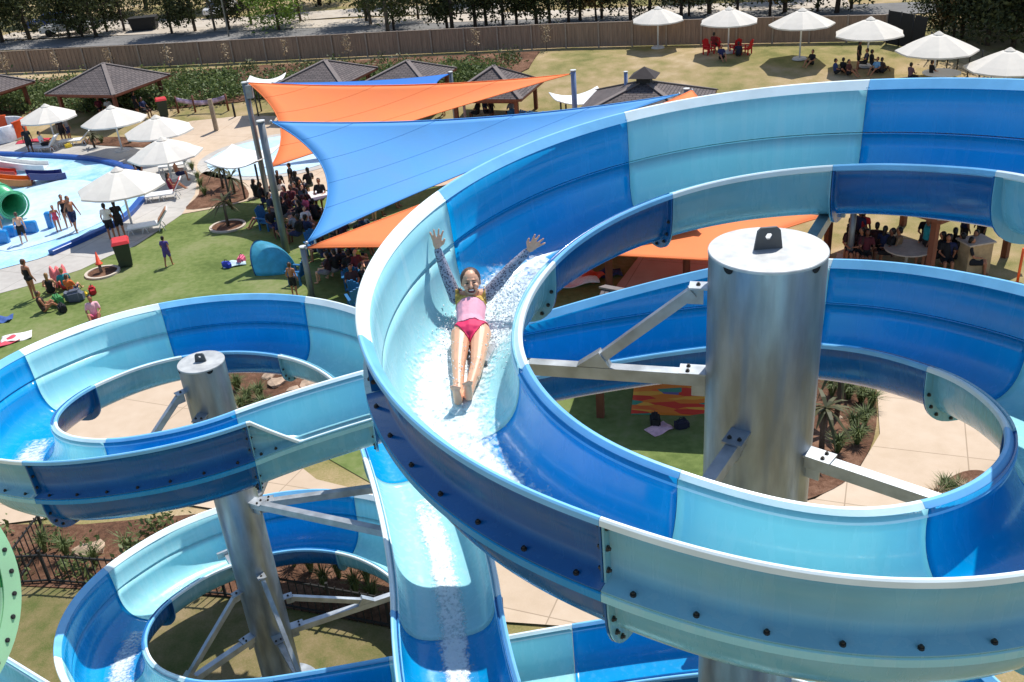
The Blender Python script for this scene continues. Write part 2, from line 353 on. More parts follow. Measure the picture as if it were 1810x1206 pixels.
# ------------------------------------------------------------------ steel columns with their arms
def column(name, label, c, rad, ztop, arms):
    th = thing(name, label, 'column', (c[0], c[1], terrain(*c)))
    z0 = th.location.z
    MB().lathe([(rad + 0.28, 0), (rad + 0.28, 0.06), (rad, 0.062)], 40, smooth=False).build('base_plate', M_GALVD, th)
    MB().lathe([(rad, 0.0), (rad, (ztop - z0) * .5), (rad, ztop - z0 - 0.012)], 64).build('tube', M_GALV, th)
    cap = MB().lathe([(0.0, ztop - z0), (rad * 1.0, ztop - z0), (rad * 1.012, ztop - z0 - 0.006), (rad * 1.012, ztop - z0 - 0.022), (rad * .9, ztop - z0 - 0.022)], 64, smooth=False).build('cap_plate', mat('cap_steel', (0.40, 0.41, 0.41), 0.55, 0.3, var=0.1, scale=7, col2=(0.56, 0.57, 0.56)), th)
    a = 0.105 * rad / 0.43
    lug = MB(); vs = []
    out = [(-1.0, 0), (1.0, 0), (0.8, 1.35), (0.55, 1.6), (-0.55, 1.6), (-0.8, 1.35)]; hole = [(0.26 * math.cos(2 * math.pi * i / 6 - 2.1), 0.95 + 0.26 * math.sin(2 * math.pi * i / 6 - 2.1)) for i in range(6)]
    for y in (-0.012, 0.012): vs += [(x * a, y, z * a) for x, z in out] + [(x * a, y, z * a) for x, z in hole]
    fs = []
    for i in range(6):
        j = (i + 1) % 6; fs += [(i, j, 6 + j, 6 + i), (12 + j, 12 + i, 18 + i, 18 + j), (i, 12 + i, 12 + j, j), (6 + i, 6 + j, 18 + j, 18 + i)]
    lug.add(vs, fs); lo = lug.build('lifting_lug', mat('lug_steel', (0.10, 0.105, 0.11), 0.6, 0.3), cap); lo.location = (0, 0, ztop - z0 + 0.001)
    for i in range(4):                                # drain notches cut just under the cap
        an = R(35 + 90 * i); mb = MB()
        vs = [Vector((0, 0, 0))] + [Vector((0.045 * math.cos(math.pi * q / 8), 0, -0.045 * math.sin(math.pi * q / 8))) for q in range(9)]
        mb.add(vs, [(0, q + 1, q + 2) for q in range(8)]); o = mb.build('drain_notch', mat('dark_hole', (0.01, 0.01, 0.012), 0.9), th)
        o.location = (math.cos(an) * (rad + .002), math.sin(an) * (rad + .002), ztop - z0 - 0.022); o.rotation_euler = (0, 0, an + math.pi / 2)
    for (az, zb, L, zs, ms, half) in arms:            # direction, beam height, reach, strut height, strut meeting distance
        d = Vector((math.cos(R(az)), math.sin(R(az)), 0)); mb = MB(); s_ = d.cross(Vector((0, 0, 1)))
        p0 = d * (rad - 0.01) + Vector((0, 0, zb - z0)); p1 = d * L + Vector((0, 0, zb - z0 + half))
        mb.bar(p0, p1, 0.1, 0.11)
        arm = mb.build('support_arm', M_GALVD, th)
        br = MB()
        br.box(p0 + d * 0.11 + Vector((0, 0, 0.066)), (0.16, 0.22, 0.018), Matrix((s_, d, Vector((0, 0, 1)))).transposed())
        br.build('bracket', M_GALVD, arm)
        MB().box(p0 + d * 0.05 + Vector((0, 0, -0.09)), (0.02, 0.14, 0.16), Matrix((s_, d, Vector((0, 0, 1)))).transposed()).build('gusset', M_GALVD, arm)
        # saddle plate that carries the trough at the far end
        sp = MB(); sp.box(p1 + Vector((0, 0, 0.07)), (0.34, 0.05, 0.12), Matrix((s_, d, Vector((0, 0, 1)))).transposed()); sp.build('saddle', M_GALVD, arm)
        for q in (-0.04, 0.04):
            add_bolt(arm, p0 + d * 0.15 + s_ * q + Vector((0, 0, 0.076)), (0, 0, 1))
        if zs is not None:
            q0 = d * (rad - 0.01) + Vector((0, 0, zs - z0)); q1 = d * ms + Vector((0, 0, zb - z0 + (half * (ms - rad) / (L - rad)) + (0.08 if zs > zb else -0.08)))
            st_ = MB(); st_.bar(q0 + d * 0.12, q1, 0.065, 0.085); so_ = st_.build('strut', M_GALVD, th)
            bb = MB(); bb.box(q0 + d * 0.07 + Vector((0, 0, 0.05)), (0.13, 0.16, 0.016), Matrix((s_, d, Vector((0, 0, 1)))).transposed())
            MB().box(q0 + d * 0.10 + Vector((0, 0, -0.03)), (0.016, 0.12, 0.15), Matrix((s_, d, Vector((0, 0, 1)))).transposed()).build('gusset', M_GALVD, so_)
            tri = [q1 + d * 0.14 + s_ * e + Vector((0, 0, -0.02)) for e in (-.05, .05)] + [q1 - d * 0.14 + s_ * e + Vector((0, 0, -0.02)) for e in (-.05, .05)] + [q1 - d * 0.05 + s_ * e + Vector((0, 0, .12)) for e in (-.05, .05)]
            bb.build('bracket', M_GALVD, so_); bb = MB(); bb.add(tri, [(0, 1, 5, 4), (2, 4, 5, 3), (0, 4, 2), (1, 3, 5), (0, 2, 3, 1)])
            bb.build('shoe', M_GALVD, so_); add_bolt(so_, q0 + d * 0.08 + Vector((0, 0, 0.058)), (0, 0, 1))
    return th
column('slide_support', 'wide galvanised steel column with lifting lug rising inside the loop the girl is riding', RIGHT, 0.435, 9.978, [
    (163, 8.83, 2.25, 9.6, 1.35, 0.0), (236, 8.55, 2.3, 7.75, 1.5, 0.0), (318, 8.25, 2.3, 7.5, 1.5, 0.0), (60, 9.4, 2.3, 8.3, 1.6, 0.0), (150, 7.55, 2.5, 6.9, 1.4, 0.0),
    (200, 4.0, 2.4, None, 0, 0), (290, 3.6, 2.4, None, 0, 0), (60, 2.9, 2.5, 2.1, 1.4, 0)])
column('slide_support', 'slimmer galvanised steel column with lifting lug standing inside the two stacked slide loops', LEFT, 0.32, 6.726, [
    (222, 5.55, 2.35, 6.35, 1.3, 0.0), (262, 6.0, 2.3, None, 0, 0), (60, 4.9, 2.4, 4.1, 1.3, 0), (330, 4.35, 2.9, None, 0, 0.25), (5, 4.2, 2.3, None, 0, 0),
    (225, 1.75, 2.4, 2.7, 1.5, 0), (300, 1.75, 2.4, 3.05, 1.5, 0), (20, 1.55, 2.4, 2.2, 1.6, 0), (120, 1.6, 2.4, 2.4, 1.4, 0)])
# ------------------------------------------------------------------ ground, lawns, paving
from mathutils.geometry import tessellate_polygon
def ground_mat(name, ramp, sc=(0.18, 1.4, 30), rough=0.95, bump=0.4, bscale=60, joint=None):
    M_ = bpy.data.materials.new(name); M_.use_nodes = True; n = M_.node_tree; b = n.nodes['Principled BSDF']; b.inputs['Roughness'].default_value = rough; b.inputs['Specular IOR Level'].default_value = 0.15
    tc = n.nodes.new('ShaderNodeTexCoord'); acc = None
    for s_, w_ in zip(sc, (0.5, 0.3, 0.2)):
        nz = n.nodes.new('ShaderNodeTexNoise'); nz.inputs['Scale'].default_value = s_; nz.inputs['Detail'].default_value = 5; n.links.new(tc.outputs['Object'], nz.inputs['Vector'])
        ma = n.nodes.new('ShaderNodeMath'); ma.operation = 'MULTIPLY_ADD'; ma.inputs[1].default_value = w_; n.links.new(nz.outputs['Fac'], ma.inputs[0])
        if acc is None: ma.inputs[2].default_value = 0
        else: n.links.new(acc.outputs[0], ma.inputs[2])
        acc = ma
    rp = n.nodes.new('ShaderNodeValToRGB'); el = rp.color_ramp.elements
    pos = [0.38 + 0.24 * i / (len(ramp) - 1) for i in range(len(ramp))]
    el[0].position = pos[0]; el[0].color = (*ramp[0], 1); el[1].position = pos[-1]; el[1].color = (*ramp[-1], 1)
    for p_, c_ in list(zip(pos, ramp))[1:-1]:
        e = el.new(p_); e.color = (*c_, 1)
    n.links.new(acc.outputs[0], rp.inputs[0]); n.links.new(rp.outputs[0], b.inputs['Base Color'])
    if joint:                                          # saw-cut expansion joints
        bk = n.nodes.new('ShaderNodeTexBrick'); bk.offset = 0.0; bk.inputs['Scale'].default_value = 1; bk.inputs['Brick Width'].default_value = joint; bk.inputs['Row Height'].default_value = joint; bk.inputs['Mortar Size'].default_value = 0.014; bk.inputs['Mortar Smooth'].default_value = 0.2
        bk.inputs['Color1'].default_value = (1, 1, 1, 1); bk.inputs['Color2'].default_value = (.95, .94, .93, 1); bk.inputs['Mortar'].default_value = (.62, .6, .58, 1)
        mp = n.nodes.new('ShaderNodeMapping'); mp.inputs['Rotation'].default_value = (0, 0, 0.4); n.links.new(tc.outputs['Object'], mp.inputs[0]); n.links.new(mp.outputs[0], bk.inputs['Vector'])
        mu = n.nodes.new('ShaderNodeMix'); mu.data_type = 'RGBA'; mu.blend_type = 'MULTIPLY'; mu.inputs['Factor'].default_value = 1; n.links.new(rp.outputs[0], mu.inputs['A']); n.links.new(bk.outputs['Color'], mu.inputs['B']); n.links.new(mu.outputs['Result'], b.inputs['Base Color'])
    n2 = n.nodes.new('ShaderNodeTexNoise'); n2.inputs['Scale'].default_value = bscale; n2.inputs['Detail'].default_value = 4; n.links.new(tc.outputs['Object'], n2.inputs['Vector'])
    bp = n.nodes.new('ShaderNodeBump'); bp.inputs['Strength'].default_value = bump; bp.inputs['Distance'].default_value = 0.03; n.links.new(n2.outputs['Fac'], bp.inputs['Height']); n.links.new(bp.outputs[0], b.inputs['Normal'])
    return M_
M_DRY = ground_mat('dry_grass', [(0.14, 0.145, 0.045), (0.25, 0.215, 0.085), (0.36, 0.27, 0.14), (0.47, 0.36, 0.225)], sc=(0.22, 1.1, 24))
M_TURF = ground_mat('green_turf', [(0.095, 0.135, 0.036), (0.155, 0.200, 0.060), (0.225, 0.240, 0.105)], sc=(0.45, 5.0, 110))
M_NEAR = ground_mat('worn_grass', [(0.10, 0.12, 0.035), (0.19, 0.16, 0.07), (0.28, 0.21, 0.12)], sc=(0.6, 3, 30))
M_SAND = ground_mat('sand_paving', [(0.50, 0.385, 0.275), (0.56, 0.435, 0.32), (0.60, 0.48, 0.365)], sc=(0.25, 2.5, 80), bump=0.12, joint=2.4)
M_CONC = ground_mat('pool_deck_concrete', [(0.40, 0.375, 0.345), (0.47, 0.445, 0.41), (0.53, 0.50, 0.46)], sc=(0.35, 3, 70), bump=0.1, joint=1.8)
M_MULCH = ground_mat('bark_mulch', [(0.06, 0.032, 0.02), (0.14, 0.07, 0.042), (0.25, 0.14, 0.09)], sc=(0.8, 9, 45), bump=0.9, bscale=35)
M_POOLF = ground_mat('pool_floor', [(0.20, 0.48, 0.72), (0.38, 0.64, 0.84), (0.58, 0.78, 0.92)], sc=(0.35, 1.6, 9), rough=0.08, bump=0.3, bscale=5)
M_POOLW = ground_mat('pool_shallow', [(0.44, 0.64, 0.79), (0.55, 0.72, 0.84), (0.64, 0.78, 0.88)], sc=(0.5, 2, 9), rough=0.12, bump=0.1, bscale=6)
M_ASPH = ground_mat('asphalt', [(0.16, 0.155, 0.15), (0.20, 0.195, 0.19), (0.25, 0.24, 0.23)], bump=0.2)
M_PALE = ground_mat('pale_gravel_track', [(0.42, 0.36, 0.29), (0.5, 0.44, 0.37), (0.56, 0.5, 0.43)], bump=0.2)
def gridmesh(xs, ys, dz=0.0):
    vs = [(x, y, terrain(x, y) + dz) for y in ys for x in xs]; n = len(xs)
    fs = [(j * n + i, j * n + i + 1, (j + 1) * n + i + 1, (j + 1) * n + i) for j in range(len(ys) - 1) for i in range(n - 1)]
    return vs, fs
xs = [-1500, -700, -300, -160, -110] + list(np.arange(-80, 61, 1.6)) + [75, 110, 160, 300, 700, 1500]
ys = [-400, -120, -50, -20, -5] + list(np.arange(4, 86, 0.9)) + list(np.arange(87, 150, 5)) + [170, 220, 300, 500, 900, 1600]
g_ = MB(); g_.add(*gridmesh(xs, ys), True); tag(g_.build('ground', M_DRY), kind='structure')
def zone(name, pts, m_, dz, world=False, smooth=0, step=1.6):
    P = [Vector((p[0], p[1], 0)) if world else at(*p) for p in pts]
    if smooth:
        Q = []
        for i in range(len(P)):
            p0, p1, p2, p3 = P[i - 1], P[i], P[(i + 1) % len(P)], P[(i + 2) % len(P)]
            for k in range(smooth):
                u = k / smooth; Q.append(0.5 * ((2 * p1) + (p2 - p0) * u + (2 * p0 - 5 * p1 + 4 * p2 - p3) * u * u + (3 * p1 - p0 - 3 * p2 + p3) * u ** 3))
        P = Q
    for p in P: p.z = 0
    bm = bmesh.new(); vs = [bm.verts.new(p) for p in P]
    for tri in tessellate_polygon([P]):
        try: bm.faces.new([vs[i] for i in tri])
        except ValueError: pass
    for _ in range(9):
        ed = [e for e in bm.edges if e.calc_length() > step]
        if not ed: break
        bmesh.ops.subdivide_edges(bm, edges=ed, cuts=1, use_grid_fill=False); bmesh.ops.triangulate(bm, faces=[f for f in bm.faces if len(f.verts) > 3])
        if len(bm.faces) > 30000: break
    for v in bm.verts: v.co.z = terrain(v.co.x, v.co.y) + dz
    bmesh.ops.recalc_face_normals(bm, faces=bm.faces)
    if sum(f.normal.z for f in bm.faces) < 0: bmesh.ops.reverse_faces(bm, faces=bm.faces)
    me = bpy.data.meshes.new(name); bm.to_mesh(me); bm.free(); me.materials.append(m_)
    return tag(link(bpy.data.objects.new(name, me)), kind='structure')
zone('lawn', [(-300, 605), (-60, 540), (0, 520), (75, 500), (143, 478), (191, 455), (239, 436), (280, 409), (322, 380), (367, 372), (412, 363), (480, 345), (600, 335), (800, 330), (1000, 380), (1240, 420), (1330, 520), (1330, 640), (1260, 850), (1130, 880), (900, 960), (700, 880), (560, 800), (420, 700), (330, 655), (150, 680), (-300, 860)], M_TURF, 0.02)
zone('footpath', [(-300, 880), (150, 690), (330, 660), (420, 700), (450, 760), (560, 850), (680, 880), (880, 985), (1100, 930), (1300, 920), (1440, 885), (1510, 845), (1555, 770), (1550, 690), (1660, 650), (2000, 630), (2200, 1100), (1500, 1150), (1000, 1110), (860, 1100), (740, 1010), (560, 930), (300, 890), (0, 930), (-300, 1000)], M_SAND, 0.045)
zone('pool_deck', [(-260, 590), (-60, 540), (0, 520), (75, 500), (143, 478), (191, 455), (239, 436), (280, 409), (322, 380), (345, 345), (350, 310), (335, 280), (300, 262), (240, 256), (130, 254), (0, 250), (-260, 262)], M_CONC, 0.03)
zone('sand_paving', [(300, 262), (335, 280), (350, 310), (345, 345), (322, 380), (367, 372), (412, 363), (480, 345), (600, 336), (800, 330), (1000, 330), (1010, 240), (960, 215), (800, 215), (640, 212), (440, 205), (340, 215), (262, 232)], M_SAND, 0.04)
zone('paved_apron', [(1080, 520), (1130, 455), (1260, 455), (1300, 480), (1200, 530)], M_SAND, 0.05)
zone('paved_apron', [(1440, 560), (1480, 450), (1640, 480), (1780, 505), (1900, 540), (1700, 590)], M_SAND, 0.05)
zone('near_lawn', [(-100, 1042), (30, 1038), (400, 1058), (690, 1112), (780, 1180), (900, 1400), (-400, 1500), (-500, 1150)], M_NEAR, 0.03)
zone('garden_bed', [(-100, 930), (150, 930), (420, 905), (640, 950), (740, 1020), (840, 1100), (790, 1190), (690, 1112), (400, 1058), (30, 1038), (-100, 1042)], M_MULCH, 0.05)
zone('garden_bed', [(395, 655), (470, 640), (560, 655), (640, 690), (650, 760), (600, 790), (520, 770), (440, 735), (410, 700)], M_MULCH, 0.06, smooth=4)
zone('garden_bed', [(1400, 885), (1440, 882), (1505, 845), (1545, 775), (1548, 700), (1535, 660), (1440, 640), (1360, 720), (1340, 860)], M_MULCH, 0.06, smooth=4)
zone('garden_bed', [(1640, 880), (1690, 842), (1735, 836), (1760, 860), (1740, 900), (1660, 905)], M_MULCH, 0.06, smooth=4)
zone('garden_bed', [(330, 372), (352, 345), (352, 315), (372, 305), (425, 325), (440, 350), (405, 362)], M_MULCH, 0.055, smooth=4)
zone('garden_bed', [(150, 256), (160, 246), (230, 244), (300, 250), (330, 262), (240, 262)], M_MULCH, 0.055, smooth=4)
zone('garden_bank', [(-60, 152), (0, 146), (250, 132), (470, 116), (700, 104), (955, 92), (935, 122), (880, 150), (700, 150), (560, 158), (420, 182), (320, 192), (150, 200), (-60, 205)], M_MULCH, 0.05)
# splash pad disc
c0 = at(492, 275); rr = (at(412, 262) - c0).length
zone('splash_pad', [(c0.x + rr * 1.14 * math.cos(a), c0.y + rr * 1.14 * math.sin(a)) for a in np.linspace(0, 2 * math.pi, 48)[:-1]], M_CONC, 0.055, world=True)
zone('splash_pad', [(c0.x + rr * math.cos(a), c0.y + rr * math.sin(a)) for a in np.linspace(0, 2 * math.pi, 48)[:-1]], M_POOLW, 0.07, world=True)
# wading pool
POOL = [(-300, 290), (-100, 279), (0, 277), (130, 283), (190, 291), (235, 306), (258, 328), (252, 355), (225, 385), (185, 409), (90, 452), (0, 478), (-300, 560)]
zone('wading_pool', POOL, M_POOLF, 0.05, smooth=3)
zone('wading_pool', [(20, 372), (60, 330), (140, 320), (200, 335), (230, 352), (180, 395), (100, 425), (0, 445)], M_POOLW, 0.065, smooth=4)
def kerb(pts, wd, h, m_, label):
    P = [at(*p) for p in pts]; Q = []
    for i in range(len(P) - 1):
        p0, p1, p2, p3 = P[max(0, i - 1)], P[i], P[i + 1], P[min(len(P) - 1, i + 2)]
        for k in range(6):
            u = k / 6; Q.append(0.5 * ((2 * p1) + (p2 - p0) * u + (2 * p0 - 5 * p1 + 4 * p2 - p3) * u * u + (3 * p1 - p0 - 3 * p2 + p3) * u ** 3))
    Q.append(P[-1]); st = []
    for i, p in enumerate(Q):
        d = Q[min(i + 1, len(Q) - 1)] - Q[max(i - 1, 0)]; d.z = 0; d.normalize(); st.append((Vector((p.x, p.y, terrain(p.x, p.y))), d, Vector((d.y, -d.x, 0))))
    mb = MB(); sweep(mb, st, [(-wd / 2, 0), (-wd / 2, h - .02), (-wd / 2 + .03, h), (wd / 2 - .03, h), (wd / 2, h - .02), (wd / 2, 0)], smooth=False)
    return tag(mb.build('pool_kerb', m_), label, 'kerb')
M_NAVY = mat('kerb_blue', srgb(20, 74, 150), 0.4, var=0.12)
kerb([(-300, 289), (-100, 278), (0, 276), (130, 282), (190, 290), (235, 305), (258, 327)], 0.34, 0.22, M_NAVY, 'dark blue raised kerb curving round the far side of the wading pool')
kerb([(252, 356), (225, 386), (185, 410), (92, 452)], 0.3, 0.22, M_NAVY, 'dark blue raised kerb where the wading pool meets the grey deck')
# roads beyond the fence
def strip(name, pts, wd, m_, dz):
    P = [at(*p) for p in pts]; vs = []; fs = []
    Q = []
    for i in range(len(P) - 1):
        for k in range(10): Q.append(P[i].lerp(P[i + 1], k / 10))
    Q.append(P[-1])
    for i, p in enumerate(Q):
        d = Q[min(i + 1, len(Q) - 1)] - Q[max(i - 1, 0)]; d.z = 0; d.normalize(); s_ = Vector((d.y, -d.x, 0))
        for u in (-1, -.33, .33, 1): q = p + s_ * u * wd / 2; vs.append((q.x, q.y, terrain(q.x, q.y) + dz))
    fs = [(i * 4 + j, (i + 1) * 4 + j, (i + 1) * 4 + j + 1, i * 4 + j + 1) for i in range(len(Q) - 1) for j in range(3)]
    mb = MB(); mb.add(vs, fs, True); return tag(mb.build(name, m_), kind='structure')
strip('road', [(-200, 90), (0, 82), (450, 62), (900, 41), (1560, 17), (1900, 4)], 4.2, M_ASPH, 0.05)
strip('gravel_track', [(0, 66), (450, 48), (700, 38), (1000, 26), (1500, 6)], 3.5, M_PALE, 0.07)
strip('gravel_track', [(150, 45), (380, 42), (620, 24), (900, 14)], 4.0, M_PALE, 0.08)
# ------------------------------------------------------------------ structures
def zt(base, px, py):
    """height above the ground of the pixel (px,py) on the vertical plane through a base point"""
    return at_depth(px, py, base.y).z - base.z
M_WOOD = mat('red_brown_timber', srgb(112, 62, 40), 0.7, var=0.2, scale=8, vscale=(1, 1, .2))
M_SHING = None
def shingle():
    M_ = mat('roof_shingle', srgb(104, 94, 92), 0.9, var=0.14, scale=5, bump=0.5, bscale=25); n = M_.node_tree; b = n.nodes['Principled BSDF']
    tc = n.nodes['Texture Coordinate']; wv = n.nodes.new('ShaderNodeTexBrick'); wv.inputs['Scale'].default_value = 1; wv.inputs['Brick Width'].default_value = .32; wv.inputs['Row Height'].default_value = .14; wv.inputs['Mortar Size'].default_value = .02
    wv.inputs['Color1'].default_value = (*srgb(108, 98, 96), 1); wv.inputs['Color2'].default_value = (*srgb(88, 80, 80), 1); wv.inputs['Mortar'].default_value = (*srgb(56, 50, 50), 1)
    n.links.new(tc.outputs['UV'], wv.inputs['Vector']); n.links.new(wv.outputs['Color'], b.inputs['Base Color']); return M_
M_SHING = shingle()
M_CAP = mat('ridge_cap', srgb(122, 112, 108), 0.9, var=0.1)
def pavilion(px, py, rot, half, over, cor_px, apex_px, label, lantern=False, posts=True, eave=None, apex=None):
    c = at(px, py); H_ = half + over
    if eave is None:                                  # heights from where the near corner and the peak are seen
        q = Matrix.Rotation(R(rot), 2) @ Vector((H_, -H_)); eave = at_depth(*cor_px, c.y + q.y).z - c.z; apex = zt(c, *apex_px)
    th = thing('pavilion', label, 'pavilion', c, R(rot), 'hip-roofed timber picnic pavilions')
    T = 0.12
    cor = [(-H_, -H_), (H_, -H_), (H_, H_), (-H_, H_)]
    rf = None
    me = bpy.data.meshes.new('roof'); vs = [(x, y, eave) for x, y in cor] + [(0, 0, apex)] + [(x, y, eave - T) for x, y in cor]
    fs = [(0, 1, 4), (1, 2, 4), (2, 3, 4), (3, 0, 4), (0, 5, 6, 1), (1, 6, 7, 2), (2, 7, 8, 3), (3, 8, 5, 0), (5, 8, 7, 6)]
    me.from_pydata(vs, [], fs); uv = me.uv_layers.new(name='UVMap'); sl_ = math.hypot(H_, apex - eave)
    for p_ in me.polygons:
        for li in p_.loop_indices:
            vi = me.loops[li].vertex_index
            if p_.index < 4: k = list(p_.vertices).index(vi); uv.data[li].uv = [(-H_, 0), (H_, 0), (0, sl_)][k]
    me.materials.append(M_SHING); me.materials.append(M_WOOD)
    for p_ in me.polygons: p_.material_index = 0 if p_.index < 4 else 1
    rf = inst('roof', me, th)
    for x, y in cor:
        a = Vector((x, y, eave + .02)); b = Vector((0, 0, apex + .02)); MB().bar(a, b, 0.22, 0.05).build('ridge_cap', M_CAP, rf)
    if lantern:
        lb = MB(); lb.box((0, 0, apex + .06), (.62, .62, .28)); lb.build('vent_box', mat('dark_vent', (.03, .03, .03), .8), rf)
        MB().add([(x * .62, y * .62, apex + .2) for x, y in ((-1, -1), (1, -1), (1, 1), (-1, 1))] + [(0, 0, apex + .62)], [(0, 1, 4), (1, 2, 4), (2, 3, 4), (3, 0, 4), (3, 2, 1, 0)]).build('lantern_roof', M_SHING, rf)
    if posts:
        for x, y in ((-1, -1), (1, -1), (1, 1), (-1, 1)):
            MB().box((x * half, y * half, (eave - T) / 2), (.18, .18, eave - T - .004)).build('post', M_WOOD, th)
        for i in range(4):
            a, b = [(-1, -1), (1, -1), (1, 1), (-1, 1)][i], [(-1, -1), (1, -1), (1, 1), (-1, 1)][(i + 1) % 4]
            MB().bar((a[0] * half * .955, a[1] * half * .955, eave - T - .1), (b[0] * half * .955, b[1] * half * .955, eave - T - .1), .09, .18).build('beam', M_WOOD, th)
    return th
def hgt(px, py, bx, by): return zt(at(bx, by), px, py)
pavilion(205, 197, -22, 1.95, .5, (231, 166), (195, 111), 'large hip-roofed pavilion between the red-lidded bin and the wading pool umbrellas')
pavilion(-30, 212, -22, 1.9, .5, (0, 175), (-40, 122), 'cropped hip-roofed pavilion beside the red and white pool structure')
pavilion(588, 190, -22, 1.6, .45, (592, 152), (580, 106), 'hip-roofed pavilion with the far blue sail crossing in front of its left half')
pavilion(730, 190, -22, 1.5, .45, (740, 152), (722, 107), 'hip-roofed pavilion rising behind the middle of the far blue shade sail')
pavilion(880, 212, -20, 1.6, .4, (884, 179), (878, 116), 'hip-roofed pavilion with blue chairs beside it at the end of the orange sail')
pavilion(1140, 250, -20, 2.3, .6, (1150, 225), (1142, 142), 'large hip-roofed pavilion with a vented lantern at its peak', True)
pavilion(1615, 452, 30, 1.9, .5, None, None, 'timber pavilion sheltering the crowd seen through the slide loop', eave=2.5, apex=3.5)
pavilion(1120, 478, 12, 1.3, .4, None, None, 'small timber shelter with red-brown posts beside the towels', eave=2.2, apex=2.9)
pavilion(1180, 690, -16, 1.5, .45, None, None, 'low timber shelter shading the grass and the patterned rug', eave=1.95, apex=2.6)
# ---- umbrellas
M_CANV = mat('white_canvas', (0.80, 0.755, 0.68), 0.8, var=0.03, scale=3, trans=0.22, bump=0.06, bscale=6)
M_POLE = mat('white_pole', (0.72, 0.72, 0.70), 0.4, var=0.05)
def umbrella(px, py, x0, x1, ya, ye, label, group):
    b = at(px, py); d = FF.dot(b - Vector((0, 0, CAMH))); rad = (x1 - x0) * d / FPX / 2; za = zt(b, (x0 + x1) / 2, ya); drop = rad * 0.40
    th = thing('umbrella', label, 'umbrella', b, R(random.uniform(0, 45)), group)
    n = 8; cn = MB(); prof = [(0.02, 0), (0.22, -.10), (.5, -.40), (.78, -.72), (1.0, -1.0)]
    vs = []; fs = []
    for (q, zz) in prof:
        for j in range(n * 2):
            a = math.pi * j / n; mid = j % 2
            rq = q * rad * (math.cos(math.pi / n) * (.985) if mid else 1); vs.append((rq * math.cos(a), rq * math.sin(a), za + zz * drop - (0.035 * q if mid else 0)))
    m2 = n * 2
    for i in range(len(prof) - 1):
        for j in range(m2): fs.append((i * m2 + j, i * m2 + (j + 1) % m2, (i + 1) * m2 + (j + 1) % m2, (i + 1) * m2 + j))
    k = len(vs)
    for j in range(m2): x, y, z = vs[(len(prof) - 1) * m2 + j]; vs.append((x * 1.003, y * 1.003, z - .07))
    for j in range(m2): fs.append(((len(prof) - 1) * m2 + j, (len(prof) - 1) * m2 + (j + 1) % m2, k + (j + 1) % m2, k + j))
    cn.add(vs, fs, False); co_ = cn.build('canopy', M_CANV, th)
    MB().lathe([(0.0, za + .13), (.05, za + .12), (.24, za - .01), (.25, za - .05)], 12, smooth=False).build('vent_cap', M_CANV, co_)
    MB().tube([(0, 0, .02), (0, 0, za - .03)], .045, 10).build('pole', M_POLE, th)
    MB().lathe([(.0, .10), (.35, .10), (.4, .02), (.4, 0)], 16, smooth=False).build('base', mat('umbrella_base', (.5, .49, .47), .6), th)
    for j in range(n):
        a = 2 * math.pi * j / n; MB().tube([(.06 * math.cos(a), .06 * math.sin(a), za - .16), (rad * .97 * math.cos(a), rad * .97 * math.sin(a), za - drop - .03)], .014, 5).build('rib', M_POLE, th)
    return th
HU = 'white umbrellas along the dry hill'; PU = 'cream umbrellas round the wading pool'
umbrella(1163, 85, 1117, 1210, 15, 40, 'white umbrella on the dry hill with nobody beneath, beside the brown fence', HU)
umbrella(1287, 93, 1237, 1340, 16, 44, 'white umbrella on the dry hill shading the red folding chairs', HU)
umbrella(1413, 105, 1364, 1476, 18, 48, 'white umbrella on the dry hill with one person sitting at its shadow edge', HU)
umbrella(1531, 118, 1478, 1598, 34, 64, 'white umbrella on the dry hill shading a huddle of seated people', HU)
umbrella(1648, 147, 1590, 1726, 60, 95, 'white umbrella standing over the round white table on the hill', HU)
umbrella(1772, 170, 1700, 1842, 90, 130, 'white umbrella on the hill nearest the dense evergreen trees', HU)
umbrella(100, 255, 40, 138, 187, 215, 'cream umbrella beside the standing man and the white lounger at the pool', PU)
umbrella(217, 268, 145, 256, 190, 220, 'cream umbrella over the small garden bed behind the wading pool', PU)
umbrella(292, 275, 222, 342, 207, 240, 'cream umbrella nearest the two short timber posts', PU)
umbrella(304, 318, 230, 358, 246, 282, 'cream umbrella shading a sunbather on a white lounger', PU)
umbrella(236, 407, 138, 288, 300, 352, 'large cream umbrella with two people standing under it by the dark bin', PU)
# ---- masts and shade sails
M_MAST = mat('grey_mast', srgb(128, 134, 138), 0.42, 0.5, var=0.1, scale=3)
M_MASTB = mat('blue_grey_mast', srgb(126, 142, 176), 0.45, 0.3, var=0.08, scale=3)
def mast(bx, by, tx, ty, rad, label, m_=M_MAST, box=False):
    b = at(bx, by); h = zt(b, tx, ty)
    th = thing('sail_mast', label, 'mast', b)
    MB().tube([(0, 0, .03), (0, 0, h * .5), (0, 0, h)], [rad, rad, rad * .96], 16).build('tube', m_, th)
    MB().lathe([(0, h + .03), (rad * 1.15, h + .02), (rad * 1.15, h - .02), (rad, h - .02)], 16, smooth=False).build('cap', mat('mast_cap', (.6, .61, .6), .5), th)
    MB().lathe([(rad * 1.8, .03), (rad * 1.8, 0)], 16).build('base_plate', M_GALVD, th)
    if box: MB().box((rad * 1.2, -.05, h - .35), (.25, .25, .5)).build('speaker_box', mat('box_grey', srgb(150, 156, 160), .5), th)
    return b, b + Vector((0, 0, h))
b1, T1 = mast(478, 372, 430, 146, .11, 'tall grey mast with a box at its top holding the orange sail', M_MAST, True)
b2, T2 = mast(507, 448, 449, 215, .13, 'thick grey mast beside the blue pop-up tent holding the big blue sail')
b3, T3 = mast(553, 532, 540, 436, .1, 'short grey mast at the low corner of the big blue sail')
